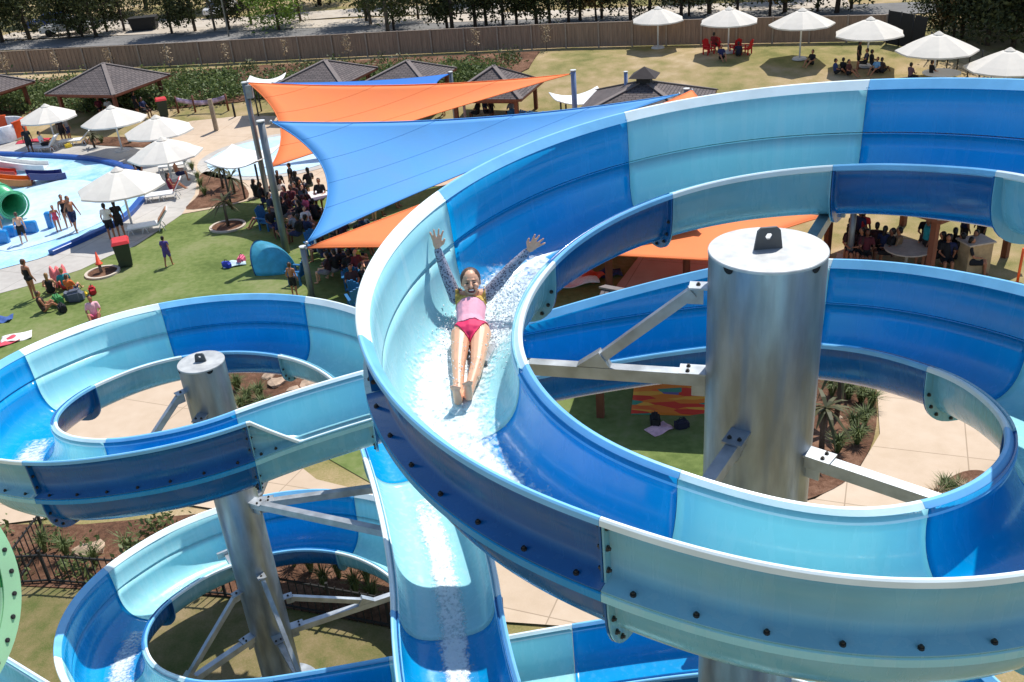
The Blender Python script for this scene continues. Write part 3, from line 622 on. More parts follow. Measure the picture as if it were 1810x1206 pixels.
b4, T4 = mast(1019, 262, 1018, 124, .12, 'blue-grey mast between the small white canopy and the lantern pavilion', M_MASTB)
b5, T5 = mast(1108, 240, 1107, 127, .09, 'slim blue-grey mast in front of the lantern pavilion roof', M_MASTB)
b6, T6 = mast(1212, 275, 1202, 158, .12, 'grey mast where the blue and orange sails meet beside the slide', M_MAST)
b7, T7 = mast(806, 222, 799, 127, .1, 'grey mast at the right-hand end of the far blue sail', M_MAST)
b8, T8 = mast(824, 226, 820, 162, .07, 'thin pinkish grey post under the orange sail', mat('pink_post', srgb(168, 150, 152), .5))
b9, T9 = mast(1266, 545, 1258, 458, .1, 'grey mast hidden low behind the wide column holding the lower orange sail', M_MAST)
b10, T10 = mast(1500, 468, 1484, 372, .1, 'grey mast beside the crowded timber pavilion behind the loop', M_MAST)
def sail(name, corners, m_, label, pull=.10, sag=.0, n=26):
    k = len(corners); C_ = [Vector(c) for c in corners]; vs = []; fs = []
    if k == 3:
        A, B, C0 = C_; idx = {}
        for i in range(n + 1):
            for j in range(n + 1 - i):
                a = i / n; b = j / n; c = 1 - a - b
                p = A * a + B * b + C0 * c
                p = p + (C0 - (A + B) / 2) * (pull * 4 * a * b * (1 - c)) + (A - (B + C0) / 2) * (pull * 4 * b * c * (1 - a)) + (B - (A + C0) / 2) * (pull * 4 * a * c * (1 - b))
                p.z -= sag * 27 * a * b * c + sag * .35 * (4 * a * b + 4 * b * c + 4 * a * c); idx[i, j] = len(vs); vs.append(p)
        for i in range(n):
            for j in range(n - i):
                fs.append((idx[i, j], idx[i + 1, j], idx[i, j + 1]))
                if j < n - i - 1: fs.append((idx[i + 1, j], idx[i + 1, j + 1], idx[i, j + 1]))
    else:
        A, B, C0, D0 = C_
        for i in range(n + 1):
            for j in range(n + 1):
                u = i / n; v = j / n; u2 = u + pull * (0.5 - u) * 4 * v * (1 - v) * 1.0; v2 = v + pull * (0.5 - v) * 4 * u * (1 - u)
                p = A * (1 - u2) * (1 - v2) + B * u2 * (1 - v2) + C0 * u2 * v2 + D0 * (1 - u2) * v2; p.z -= sag * 16 * u * (1 - u) * v * (1 - v); vs.append(p)
        fs = [(i * (n + 1) + j, (i + 1) * (n + 1) + j, (i + 1) * (n + 1) + j + 1, i * (n + 1) + j + 1) for i in range(n) for j in range(n)]
    th = thing(name, label, 'shade sail', tuple(C_[0]), group='shade sails over the lawn')
    mb = MB(); mb.add([Vector(v) - C_[0] for v in vs], fs, True); o = mb.build('fabric', m_, th)
    sd_ = o.modifiers.new('thick', 'SOLIDIFY'); sd_.thickness = 0.012
    if k == 3:
        for e_ in range(3):
            pe = [vs[idx[{0: (n - i_, i_), 1: (0, n - i_), 2: (i_, 0)}[e_]]] - C_[0] for i_ in range(n + 1)]
            MB().tube(pe, .022, 6).build('edge_cable', m_, th)
        for q_ in (6, 11, 16, 21):                    # welded seams between the cloth panels
            MB().tube([vs[idx[q_, j_]] - C_[0] + Vector((0, 0, .004)) for j_ in range(n - q_ + 1)], .005, 4).build('seam', m_, th)
    else:
        for pe in ([vs[i_ * (n + 1)] for i_ in range(n + 1)], [vs[i_ * (n + 1) + n] for i_ in range(n + 1)], vs[:n + 1], vs[-n - 1:]): MB().tube([q - C_[0] for q in pe], .022, 6).build('edge_cable', m_, th)
        for q_ in (6, 13, 20): MB().tube([vs[q_ * (n + 1) + j_] - C_[0] + Vector((0, 0, .004)) for j_ in range(n + 1)], .005, 4).build('seam', m_, th)
    for c in C_: MB().sphere(c - C_[0], .06, 8, 6).build('corner_ring', M_GALVD, th)
    return th
M_ORG = mat('orange_shade_cloth', srgb(255, 150, 88), 0.8, var=0.04, scale=1.2, trans=0.3, bump=0.05, bscale=3)
M_SBL = mat('blue_shade_cloth', srgb(84, 168, 234), 0.7, var=0.05, scale=.7, trans=0.25, bump=0.06, bscale=2)
M_SBD = mat('deep_blue_shade_cloth', srgb(48, 126, 214), 0.8, var=0.05, scale=1, trans=0.25)
low = at_depth(478, 296, b1.y - 4.5)
sail('shade_sail', [T1 + Vector((.12, 0, -.02)), low, T4 + Vector((-.1, 0, -.15))], M_ORG, 'bright orange sail stretched from the tall boxed mast across to the pavilions', .055, .3)
sail('shade_sail', [T2 + Vector((.35, 0, -.05)), T3 + Vector((.15, 0, .12)), T6 + Vector((-.3, 0, -.2))], M_SBL, 'big light blue sail sweeping from the thick grey mast down behind the slide', .075, .25)
sail('shade_sail', [at_depth(482, 147, b7.y - 3), T7 + Vector((-.05, 0, -.1)), at_depth(803, 167, b7.y - 4)], M_SBD, 'far blue sail low in front of two pavilion roofs', .09, .15)
sail('shade_sail', [T3 + Vector((.1, 0, -.05)), T9 + Vector((-.1, 0, -.05)), T10 + Vector((-.1, 0, -.05)), T6 + Vector((.22, -.1, -.06))], M_ORG, 'lower orange sail running behind the slide from the short mast', .06, .1)
# ---- small white canopies
def canopy(px, py, wx, wy, hz, rot, label):
    b = at(px, py); th = thing('shade_canopy', label, 'canopy', b, R(rot))
    n = 8; vs = []; fs = []
    for i in range(n + 1):
        for j in range(n + 1):
            u = i / n - .5; v = j / n - .5; vs.append((u * wx, v * wy, hz + .30 * (4 * u * u) - .1 * (1 - 4 * v * v)))
    fs = [(i * (n + 1) + j, (i + 1) * (n + 1) + j, (i + 1) * (n + 1) + j + 1, i * (n + 1) + j + 1) for i in range(n) for j in range(n)]
    mb = MB(); mb.add(vs, fs, True); o = mb.build('roof_sheet', mat('white_sheet', (.78, .78, .76), .5, var=.03), th); sd_ = o.modifiers.new('t', 'SOLIDIFY'); sd_.thickness = .04
    for x in (-.32, .32):
        for y in (-.25, .25): MB().tube([(x * wx, y * wy, 0), (x * wx, y * wy, hz - .03)], .045, 8).build('post', mat('dark_post', (.05, .045, .04), .6), th)
    return th
canopy(1025, 222, 2.5, 2.0, hgt(1022, 176, 1025, 222), 10, 'small white curved canopy on dark posts in front of the lantern pavilion')
canopy(450, 362, 2.3, 2.4, hgt(450, 280, 450, 362), -15, 'white curved canopy on dark posts beside the splash pad')
canopy(480, 200, 2.0, 1.8, hgt(478, 146, 480, 200), 0, 'white curved canopy behind the boxed mast and the orange sail')
# ---- boundary fence
M_FEN = mat('fence_timber', srgb(152, 126, 106), 0.85, var=0.16, scale=3, vscale=(4, 4, .4))
M_FPO = mat('fence_post', srgb(158, 140, 124), 0.8, var=0.12)
fpx = [(-80, 134), (300, 117), (650, 100), (1000, 85), (1300, 78), (1562, 74)]
FP = [at(*p) for p in fpx]
th = thing('boundary_fence', 'long brown paling fence between the dry hill and the road', 'fence', tuple(FP[0]))
run = []
for i in range(len(FP) - 1):
    L = (FP[i + 1] - FP[i]).length; k = max(1, round(L / 2.1))
    for j in range(k): run.append(FP[i].lerp(FP[i + 1], j / k))
run.append(FP[-1])
for p in run: p.z = terrain(p.x, p.y)
FH = 1.42
for a, b in zip(run[:-1], run[1:]):
    d = (b - a); dn = d.normalized(); s_ = Vector((dn.y, -dn.x, 0)); mb = MB(); k = 14
    vs = []; fs = []
    for q in range(k):                                # corrugated boards, alternately proud
        for e in (0, 1):
            p = a + d * ((q + e * .96) / k) + s_ * (.03 if q % 2 else .0) - FP[0]; hh = FH + (.012 if q % 2 else 0)
            vs += [p + Vector((0, 0, .03)), p + Vector((0, 0, hh))]
        o = q * 4; fs.append((o, o + 2, o + 3, o + 1))
        if q < k - 1: fs.append((o + 2, o + 4, o + 5, o + 3))
    mb.add(vs, fs); pn = mb.build('fence_panel', M_FEN, th); md = pn.modifiers.new('t', 'SOLIDIFY'); md.thickness = .02
    MB().bar(a - FP[0] + Vector((0, 0, FH + .03)), b - FP[0] + Vector((0, 0, FH + .03)), .09, .04).build('capping', M_FPO, th)
for p in run: MB().box(p - FP[0] + Vector((0, 0, FH / 2 + .03)) + Vector((.02, -.07, 0)), (.09, .09, FH + .1)).build('post', M_FPO, th)
# dark mesh gate and wire fence on to the right
g0, g1 = at(1566, 78), at(1632, 92); th = thing('mesh_screen', 'black mesh screen closing the end of the brown fence', 'screen', tuple(g0))
hgate = zt(g0, 1566, 18); M_BLK = mat('black_mesh', (.012, .012, .012), .8)
for k in range(3):
    a = (g1 - g0) * (k / 3); b = (g1 - g0) * ((k + 1) / 3); a.z = terrain(*(g0 + a).xy) - g0.z; b.z = terrain(*(g0 + b).xy) - g0.z
    o = MB().bar(a.lerp(b, .03) + Vector((0, 0, hgate * .5)), a.lerp(b, .97) + Vector((0, 0, hgate * .5)), .03, hgate * .96).build('mesh_panel', M_BLK, th)
    MB().tube([a, a + Vector((0, 0, hgate))], .04, 8).build('post', M_BLK, th)
wf = [at(1640, 108), at(1690, 130), at(1750, 150), at(1830, 172)]
th = thing('wire_fence', 'thin dark wire fence along the foot of the evergreen trees', 'fence', tuple(wf[0]))
prev = None
for i in range(len(wf) - 1):
    for k in range(3):
        p = wf[i].lerp(wf[i + 1], k / 3); p.z = terrain(p.x, p.y); q = p - wf[0]
        MB().tube([q, q + Vector((0, 0, 1.5))], .03, 6).build('post', M_BLK, th)
        if prev is not None:
            for hz in (.3, .6, .9, 1.2, 1.45): MB().tube([prev + Vector((0, 0, hz)), q + Vector((0, 0, hz))], .008, 4).build('wire', M_BLK, th)
        prev = q
# ---- black picket fence in the near garden
pf = [at(28, 1036), at(90, 1032), at(400, 1056), at(690, 1112), at(760, 1160)]
pf2 = [at(85, 960), at(28, 1040)]
def picket(pts, label, h=.8):
    o0 = pts[0]; th = thing('picket_fence', label, 'fence', tuple(o0), group='black steel picket fences')
    pk = MB().box((0, 0, h / 2), (.018, .018, h)).mesh('picket', M_BLK)
    for a, b in zip(pts[:-1], pts[1:]):
        n = max(2, int((b - a).length / .16))
        for z in (.1, h - .06): MB().bar(a - o0 + Vector((0, 0, z)), b - o0 + Vector((0, 0, z)), .03, .035).build('rail', M_BLK, th)
        for k in range(n):
            p = a.lerp(b, k / n); p.z = terrain(p.x, p.y); q = p - o0
            if k % 14 == 0: MB().box(q + Vector((0, 0, h / 2 + .03)), (.05, .05, h + .06)).build('post', M_BLK, th)
            else: inst('picket', pk, th, q)
picket(pf, 'black steel picket fence edging the bark garden below the slide')
picket(pf2, 'short return of black picket fence beside the green slide')
# ------------------------------------------------------------------ running water in the flume
def water_mat():
    M_ = bpy.data.materials.new('running_water'); M_.use_nodes = True; n = M_.node_tree; b = n.nodes['Principled BSDF']
    tc = n.nodes.new('ShaderNodeTexCoord'); nz = n.nodes.new('ShaderNodeTexNoise'); nz.inputs['Scale'].default_value = 22; nz.inputs['Detail'].default_value = 5; nz.inputs['Roughness'].default_value = 0.55
    n.links.new(tc.outputs['Object'], nz.inputs['Vector'])
    n2 = n.nodes.new('ShaderNodeTexNoise'); n2.inputs['Scale'].default_value = 3.2; n.links.new(tc.outputs['Object'], n2.inputs['Vector'])
    ad = n.nodes.new('ShaderNodeMath'); ad.operation = 'MULTIPLY_ADD'; ad.inputs[1].default_value = 0.55; n.links.new(n2.outputs['Fac'], ad.inputs[0]); n.links.new(nz.outputs['Fac'], ad.inputs[2])
    at_ = n.nodes.new('ShaderNodeAttribute'); at_.attribute_name = 'foam'
    a2 = n.nodes.new('ShaderNodeMath'); a2.operation = 'ADD'; a2.use_clamp = False; n.links.new(ad.outputs[0], a2.inputs[0]); n.links.new(at_.outputs['Fac'], a2.inputs[1])
    rp = n.nodes.new('ShaderNodeValToRGB'); rp.color_ramp.elements[0].position = 0.62; rp.color_ramp.elements[1].position = 1.22
    rp.color_ramp.elements[0].color = (0.03, 0.03, 0.03, 1); rp.color_ramp.elements[1].color = (0.9, 0.9, 0.9, 1)
    n.links.new(a2.outputs[0], rp.inputs[0]); n.links.new(rp.outputs[0], b.inputs['Alpha'])
    b.inputs['Base Color'].default_value = (0.80, 0.88, 0.90, 1); b.inputs['Roughness'].default_value = 0.12
    bp = n.nodes.new('ShaderNodeBump'); bp.inputs['Strength'].default_value = 0.5; bp.inputs['Distance'].default_value = 0.03
    n.links.new(nz.outputs['Fac'], bp.inputs['Height']); n.links.new(bp.outputs[0], b.inputs['Normal'])
    return M_
M_WATER = water_mat()
def water_run(f, a, b, n, u0, u1, label, foam, k=1.0):
    vs = []; fs = []; fo = []; nu = 16
    P = [f(a + (b - a) * i / n) for i in range(n + 1)]
    for i, p in enumerate(P):
        d = P[min(i + 1, n)] - P[max(i - 1, 0)]; d.z = 0; d.normalize(); s_ = Vector((d.y, -d.x, 0))
        for j in range(nu + 1):
            u = u0 + (u1 - u0) * j / nu
            v = np.interp(u / k, [q[0] for q in TI], [q[1] for q in TI])
            e = min(j, nu - j) / (nu / 2); l_ = math.sin(math.pi * i / n)
            vs.append(p + s_ * u + Vector((0, 0, v + 0.003 + 0.014 * min(1, 2 * e) * (1 + 0.5 * math.sin(i * 0.9 + j * 0.7) * math.cos(j * 1.3 - i * .37)))))
            fo.append(foam * (min(1, 1.6 * e) - 0.75 * (1 - min(1, 2.2 * l_))) - 0.35 * (1 - min(1, 1.6 * e)))
    m1 = nu + 1
    for i in range(n):
        for j in range(nu): fs.append((i * m1 + j, i * m1 + j + 1, (i + 1) * m1 + j + 1, (i + 1) * m1 + j))
    mb = MB(); mb.add(vs, fs, True); o = mb.build('flowing_water', M_WATER)
    at_ = o.data.attributes.new('foam', 'FLOAT', 'POINT'); at_.data.foreach_set('value', fo)
    return tag(o, label, 'water', kind='stuff')
water_run(H1, 126, 226, 110, -0.40, 0.485, 'foaming white water sheeting down the trough around the sliding girl', 0.24)
water_run(lambda q: chute1(q) if q <= 1 else chute2(q - 1), 0.45, 1.25, 80, -0.26, 0.2, 'thin streak of bubbly water running down the straight chute', 0.22, 1.13)
water_run(H2, -120, -178, 70, -0.2, 0.34, 'sprayed water fanning round the bend of the upper loop round the slim column', 0.18)
water_run(H4, -128, -190, 70, -0.2, 0.34, 'shallow water running round the bend of the lowest loop', 0.08)
# ------------------------------------------------------------------ bodies
def solid(name, parts, voxel, mats, smooth=4):
    """fuse capsules / ellipsoids into one continuous skin"""
    mb = MB()
    for q in parts:
        if len(q) == 2: mb.sphere(q[0], q[1], 16, 10)
        else: mb.capsule(q[0], q[1], q[2], q[3], 12)
    o = bpy.data.objects.new('tmp', mb.mesh('tmp')); COL.objects.link(o)
    md = o.modifiers.new('r', 'REMESH'); md.mode = 'VOXEL'; md.voxel_size = voxel; md.use_smooth_shade = True
    sm = o.modifiers.new('s', 'SMOOTH'); sm.iterations = smooth; sm.factor = 0.5
    bpy.context.view_layer.update()
    me = bpy.data.meshes.new_from_object(o.evaluated_get(bpy.context.evaluated_depsgraph_get())); me.name = name
    bpy.data.objects.remove(o)
    me.materials.clear()
    for m_ in (mats if isinstance(mats, (list, tuple)) else [mats]): me.materials.append(m_)
    return me
SK1 = mat('skin_fair', srgb(222, 168, 136), 0.45, var=0.06, scale=9, coat=0.12)
SK2 = mat('skin_tan', srgb(170, 112, 80), 0.5, var=0.06, scale=9)
SK3 = mat('skin_brown', srgb(112, 70, 50), 0.5, var=0.06, scale=9)
HR = mat('hair_brown', srgb(84, 58, 42), 0.5, var=0.3, scale=30); HRD = mat('hair_dark', srgb(22, 17, 15), 0.5, var=0.3, scale=30); HRB = mat('hair_blonde', srgb(150, 112, 66), 0.5, var=0.25, scale=30)
V = lambda *a: Vector(a)
neck = V(-.333, 7.736, 9.25); head = V(-.322, 7.735, 9.405); pel = V(-.354, 7.365, 9.085)
shL = V(-.470, 7.746, 9.262); shR = V(-.189, 7.747, 9.262); elL = V(-.541, 7.80, 9.50); elR = V(.033, 7.795, 9.475); wrL = V(-.591, 7.85, 9.70); wrR = V(.206, 7.815, 9.625)
hipL = pel + V(-.085, -.02, -.0); hipR = pel + V(.09, -.02, 0); knL = V(-.462, 6.955, 9.015); knR = V(-.300, 6.935, 9.03); anL = V(-.470, 6.575, 8.92); anR = V(-.385, 6.605, 8.935)
chest = neck.lerp(pel, 0.28) + V(0, 0, .0); belly = neck.lerp(pel, 0.68)
def hand(wr, tip, side, nrm, thumb):
    d = (tip - wr).normalized(); out = []
    out.append((wr, wr + d * 0.035, .021, .026))
    for e in (-1, -.35, .35, 1): out.append((wr + d * .03 + side * (.017 * e), wr + d * .075 + side * (.026 * e), .017, .0145))
    for i, (e, L) in enumerate(((-1, .075), (-.36, .092), (.34, .096), (1, .085))):
        b0 = wr + d * .078 + side * (.028 * e); dd = (d + side * (.36 * e)).normalized(); k1 = b0 + dd * L * .55
        out.append((b0, k1, .0115, .0105)); out.append((k1, k1 + (dd - nrm * .18).normalized() * L * .5, .0105, .009))
    tb = wr + d * .03 + side * (thumb * .022); td = (d * .62 + side * thumb * .9).normalized()
    out.append((tb, tb + td * .04, .014, .0125)); out.append((tb + td * .04, tb + (td * .75 + d * .35) * .075, .0125, .0105))
    return out
view = (V(0, 0, CAMH) - head).normalized()
def sidevec(d): return d.cross(view).normalized()
hl = V(-.584, 7.865, 9.845); hr = V(.306, 7.805, 9.722)
body = [(neck + V(0, .02, -.03), head + V(0, 0, -.05), .052, .05), (head + V(0, .012, .012), (.083, .1, .108)), (head + V(0, -.045, -.06), (.058, .06, .06)),
        (chest, belly, .12, .105), (belly, pel, .105, .12), (shL, shR, .06, .06), (shL, elL, .052, .043), (elL, wrL, .042, .027), (shR, elR, .052, .043), (elR, wrR, .042, .027),
        (pel + V(-.05, 0, 0), pel + V(.06, 0, 0), .112, .112),
        (hipL, knL, .092, .06), (knL, anL, .057, .039), (hipR, knR, .092, .06), (knR, anR, .057, .039),
        (knL + V(0, -.02, -.012), knL + V(-.003, -.16, -.05), .054, .046), (knR + V(0, -.02, -.012), knR + V(-.03, -.16, -.05), .054, .046)]
for an, sx in ((anL, -1), (anR, 1)):
    toe = an + V(.012 * sx * 0.4, -.075, .12)
    body += [(an + V(0, .0, -.02), an + V(0, -.045, -.005), .036, .036), (an + V(0, -.045, 0), toe, .036, .03)]
    for i, e in enumerate((-1, -.45, .05, .5, .95)):
        q = toe + V(e * .03, -.004, .01); body.append((q, q + V(e * .006, -.018, .035 - .006 * abs(i - (3 if sx > 0 else 1))), .0125, .0105))
body += hand(wrL, hl, sidevec((hl - wrL).normalized()), view, 1) + hand(wrR, hr, sidevec((hr - wrR).normalized()), view, -1)
# face relief: nose, brow, cheeks, lips, ears
fd = (V(0, 0, CAMH) - head); fd.z *= 0.55; fd.normalize(); fx = V(1, 0, 0) - fd * fd.x; fx.normalize(); fu = fx.cross(-fd).normalized()
if fu.z < 0: fu = -fu
F_ = lambda x, y, z: head + fx * x + fd * y + fu * z
body += [(F_(0, .095, .012), F_(0, .118, -.022), .011, .016), (F_(-.04, .078, -.025), (.03, .026, .03)), (F_(.04, .078, -.025), (.03, .026, .03)), (F_(-.03, .086, .034), F_(.03, .086, .034), .008, .008),
         (F_(-.08, -.015, .012), F_(-.081, -.015, -.025), .013, .01), (F_(.08, -.015, .012), F_(.081, -.015, -.025), .013, .01), (F_(0, .075, -.085), (.035, .03, .025))]
SK1.node_tree.nodes['Principled BSDF'].inputs['Subsurface Weight'].default_value = 0.12; SK1.node_tree.nodes['Principled BSDF'].inputs['Subsurface Radius'].default_value = (0.02, 0.008, 0.004)
rider = thing('person', 'girl in a pink swim top riding down the slide with both arms thrown up', 'person', tuple(pel - V(0, 0, .045)))
def local(me):
    me.transform(Matrix.Translation(-pel)); return me
def gpart(name, parts, voxel, m_, smooth=3): return inst(name, local(solid(name, parts, voxel, m_, smooth)), rider)
body_me = gpart('body', body, 0.0065, SK1, 3).data
PINK = mat('swim_top_pink', srgb(246, 172, 190), 0.75, var=0.05, scale=14, bump=0.25, bscale=22)
YOK = mat('swim_top_yoke', srgb(196, 160, 80), 0.75, var=0.25, scale=35)
def leopard():
    M_ = mat('sleeve_print', srgb(150, 150, 168), 0.75); n = M_.node_tree; b = n.nodes['Principled BSDF']
    vo = n.nodes.new('ShaderNodeTexVoronoi'); vo.inputs['Scale'].default_value = 55; tc = n.nodes['Texture Coordinate']; n.links.new(tc.outputs['Object'], vo.inputs['Vector'])
    rp = n.nodes.new('ShaderNodeValToRGB'); rp.color_ramp.elements[0].color = (*srgb(70, 68, 86), 1); rp.color_ramp.elements[1].color = (*srgb(160, 162, 178), 1); rp.color_ramp.elements[0].position = .3; rp.color_ramp.elements[1].position = .52
    n.links.new(vo.outputs['Distance'], rp.inputs[0]); n.links.new(rp.outputs[0], b.inputs['Base Color']); return M_
LEO = leopard()
gpart('sleeve', [(shL, elL, .062, .052), (elL, wrL.lerp(elL, .08), .052, .036), (shL + V(.01, 0, 0), shL, .066, .064)], .008, LEO)
gpart('sleeve', [(shR, elR, .062, .052), (elR, wrR.lerp(elR, .08), .052, .036), (shR - V(.01, 0, 0), shR, .066, .064)], .008, LEO)
MAG = mat('swim_bottom', srgb(226, 40, 96), 0.7, var=0.06, scale=14)
def second_skin(name, src, cond, off, m_):
    """a close-fitting garment: the body faces inside a region, lifted off the skin"""
    ok = [cond(v.co) for v in src.vertices]; fs = [p_ for p_ in src.polygons if all(ok[i] for i in p_.vertices)]
    used = sorted({i for p_ in fs for i in p_.vertices}); mp = {i: k for k, i in enumerate(used)}; mb = MB()
    mb.add([src.vertices[i].co + src.vertices[i].normal * off for i in used], [tuple(mp[i] for i in p_.vertices) for p_ in fs], True)
    o = mb.build(name, m_, rider); md = o.modifiers.new('t', 'SOLIDIFY'); md.thickness = 0.008; md.offset = -1; return o
tax = (neck - pel).normalized()
def bikini(q):
    t_ = q.dot(tax); return t_ < 0.085 and t_ > -0.155 + 1.55 * abs(q.x - .004) and q.y > -0.2 and abs(q.x) < .24
def swimtop(q):
    t_ = q.dot(tax); return .06 + .012 * math.sin(q.x * 40) < t_ < .475 and abs(q.x - .02) < .142 and (q - (head - pel)).length > .145 and (q - (head + V(0, -.045, -.06) - pel)).length > .085 and q.z < .27
def yoke(q):
    t_ = q.dot(tax); return t_ > .31 - .2 * abs(q.x - .03) and swimtop(q)
second_skin('swim_top', body_me, swimtop, 0.016, PINK)
second_skin('yoke', body_me, yoke, 0.021, YOK)
second_skin('swim_bottom', body_me, bikini, 0.009, MAG)
gpart('hair', [(F_(0, -.028, .03), (.094, .102, .102)), (F_(0, -.013, .07), (.079, .086, .052)), (F_(0, -.09, -.0), F_(0, -.1, -.08), .05, .04)], .009, HR)
EYE = mat('eye_dark', (0.03, 0.025, 0.02), 0.3); MOU = mat('mouth_dark', (0.12, 0.015, 0.02), 0.5); TEE = mat('teeth', (0.8, 0.78, 0.72), 0.3)
for sx in (-1, 1):
    MB().sphere(F_(.033 * sx, .098, .012) - pel, (.0145, .008, .0065), 10, 6).build('eye', EYE, rider)
    MB().capsule(F_(.018 * sx, .102, .032) - pel, F_(.05 * sx, .094, .033) - pel, .004, .003, 6).build('eyebrow', HR, rider)
mo = MB().sphere(F_(0, .097, -.06) - pel, (.034, .014, .02), 12, 8).build('mouth', MOU, rider)
MB().sphere(F_(0, .106, -.051) - pel, (.026, .008, .0065), 10, 6).build('teeth', TEE, mo)
# splash
mb = MB()
M_DROP = mat('droplets', (0.86, 0.9, 0.92), 0.08, var=0.03, spec=0.8)
for i in range(1500):
    c_ = rng.choice(3, p=[.55, .25, .2])
    if c_ == 0: p = at_depth(905, 522, 7.72) + Vector((rng.normal(0, .10), rng.normal(0, .14), abs(rng.normal(0, .09)) - .07))
    elif c_ == 1: p = Vector((-.33, 7.45, 9.03)) + Vector((rng.choice([-1, 1]) * abs(rng.normal(.2, .08)), rng.normal(0, .2), abs(rng.normal(0, .05))))
    else: p = Vector((-.2, 7.05, 9.0)) + Vector((rng.normal(-.15, .2), rng.normal(0, .25), abs(rng.normal(0, .025))))
    rr = float(np.clip(rng.lognormal(-5.5, .45), .0022, .009)); mb.sphere(p, (rr, rr * rng.uniform(.7, 1.6), rr), 5, 4)
tag(mb.build('splash', M_DROP), 'spray of white water droplets thrown up beside the sliding girl', 'splash', kind='stuff')
# ------------------------------------------------------------------ vegetation
def leafmat(name, c1, c2, trans=.3):
    M_ = bpy.data.materials.new(name); M_.use_nodes = True; n = M_.node_tree; b = n.nodes['Principled BSDF']; b.inputs['Roughness'].default_value = .55; b.inputs['Specular IOR Level'].default_value = .3
    g = n.nodes.new('ShaderNodeNewGeometry'); rp = n.nodes.new('ShaderNodeValToRGB'); rp.color_ramp.elements[0].color = (*c1, 1); rp.color_ramp.elements[1].color = (*c2, 1)
    n.links.new(g.outputs['Random Per Island'], rp.inputs[0]); n.links.new(rp.outputs[0], b.inputs['Base Color'])
    tr = n.nodes.new('ShaderNodeBsdfTranslucent'); n.links.new(rp.outputs[0], tr.inputs[0]); mx = n.nodes.new('ShaderNodeMixShader'); mx.inputs[0].default_value = trans
    n.links.new(b.outputs[0], mx.inputs[1]); n.links.new(tr.outputs[0], mx.inputs[2]); n.links.new(mx.outputs[0], n.nodes['Material Output'].inputs[0]); return M_
L_DARK = leafmat('leaf_dark', (.028, .038, .014), (.085, .10, .036)); L_MID = leafmat('leaf_mid', (.05, .07, .024), (.14, .16, .055)); L_YEL = leafmat('leaf_yellow_green', (.12, .20, .03), (.22, .32, .05)); L_DRYL = leafmat('leaf_dry', (.15, .09, .03), (.3, .19, .07)); L_GC = leafmat('leaf_ground_cover', (.07, .11, .03), (.2, .25, .085)); L_STRAW = leafmat('leaf_straw', (.36, .26, .15), (.5, .38, .24), .2)
L_GRASS = leafmat('leaf_tuft', (.07, .10, .03), (.2, .24, .09)); L_PALM = leafmat('leaf_palm', (.05, .06, .025), (.14, .13, .06))
BARK = mat('bark', (.075, .055, .042), .9, var=.4, scale=6, vscale=(1, 1, .25), bump=.4)
BARKL = mat('bark_pale', (.16, .13, .105), .9, var=.4, scale=6, vscale=(1, 1, .25), bump=.4)
def leaves(mb, pts, size, up=.35):
    P = np.array(pts, float); n = len(P)
    a = rng.normal(size=(n, 3)); a /= np.linalg.norm(a, axis=1)[:, None]; b = rng.normal(size=(n, 3)); b -= (b * a).sum(1)[:, None] * a; b /= np.linalg.norm(b, axis=1)[:, None]
    s_ = size * rng.uniform(.6, 1.4, (n, 1)); q = np.stack([P - a * s_, P + b * s_ * .45, P + a * s_, P - b * s_ * .45], 1).reshape(-1, 3)
    base = len(mb.v); mb.v += [tuple(v) for v in q]; mb.f += [(base + 4 * i, base + 4 * i + 1, base + 4 * i + 2, base + 4 * i + 3) for i in range(n)]; mb.sm += [False] * n
def make_tree(h, crown_z, cr, nclump, per, lean, leaf, bark, size, trunk_r, seed):
    rg = random.Random(seed); tr = MB(); cr_mb = MB()
    tip = Vector((lean, rg.uniform(-.3, .3), h * .8))
    pts = [Vector((0, 0, -.1)), Vector((lean * .1 + rg.uniform(-.1, .1), rg.uniform(-.1, .1), h * .3)), Vector((lean * .5 + rg.uniform(-.15, .15), 0, h * .55)), tip]
    tr.tube(pts, [trunk_r * 1.2, trunk_r, trunk_r * .75, trunk_r * .3], 8)
    cl = []
    for i in range(nclump):
        a = rg.uniform(0, 2 * math.pi); rr_ = cr * math.sqrt(rg.random()); z = crown_z + (h - crown_z) * rg.random() ** .8
        rr_ *= math.sin(math.pi * min(.97, max(.12, (z - crown_z) / (h - crown_z) * .8 + .16))) ; c = Vector((lean * .7 + rr_ * math.cos(a), rr_ * math.sin(a), z)); cl.append(c)
        if i % 2 == 0:
            t_ = min(.98, max(.3, (z / h) * .8)); k = t_ * 3; i0 = min(2, int(k)); s0 = pts[i0].lerp(pts[i0 + 1], k - i0)
            tr.tube([s0, s0.lerp(c, .5) + Vector((0, 0, .15)), c], [trunk_r * .35, trunk_r * .22, .015], 5)
        sg = cr * rg.uniform(.14, .3); P = np.array(c) + rng.normal(0, 1, (per, 3)) * np.array([sg, sg, sg * .75]); leaves(cr_mb, P, size)
    return tr.mesh('trunk', bark), cr_mb.mesh('crown', leaf)
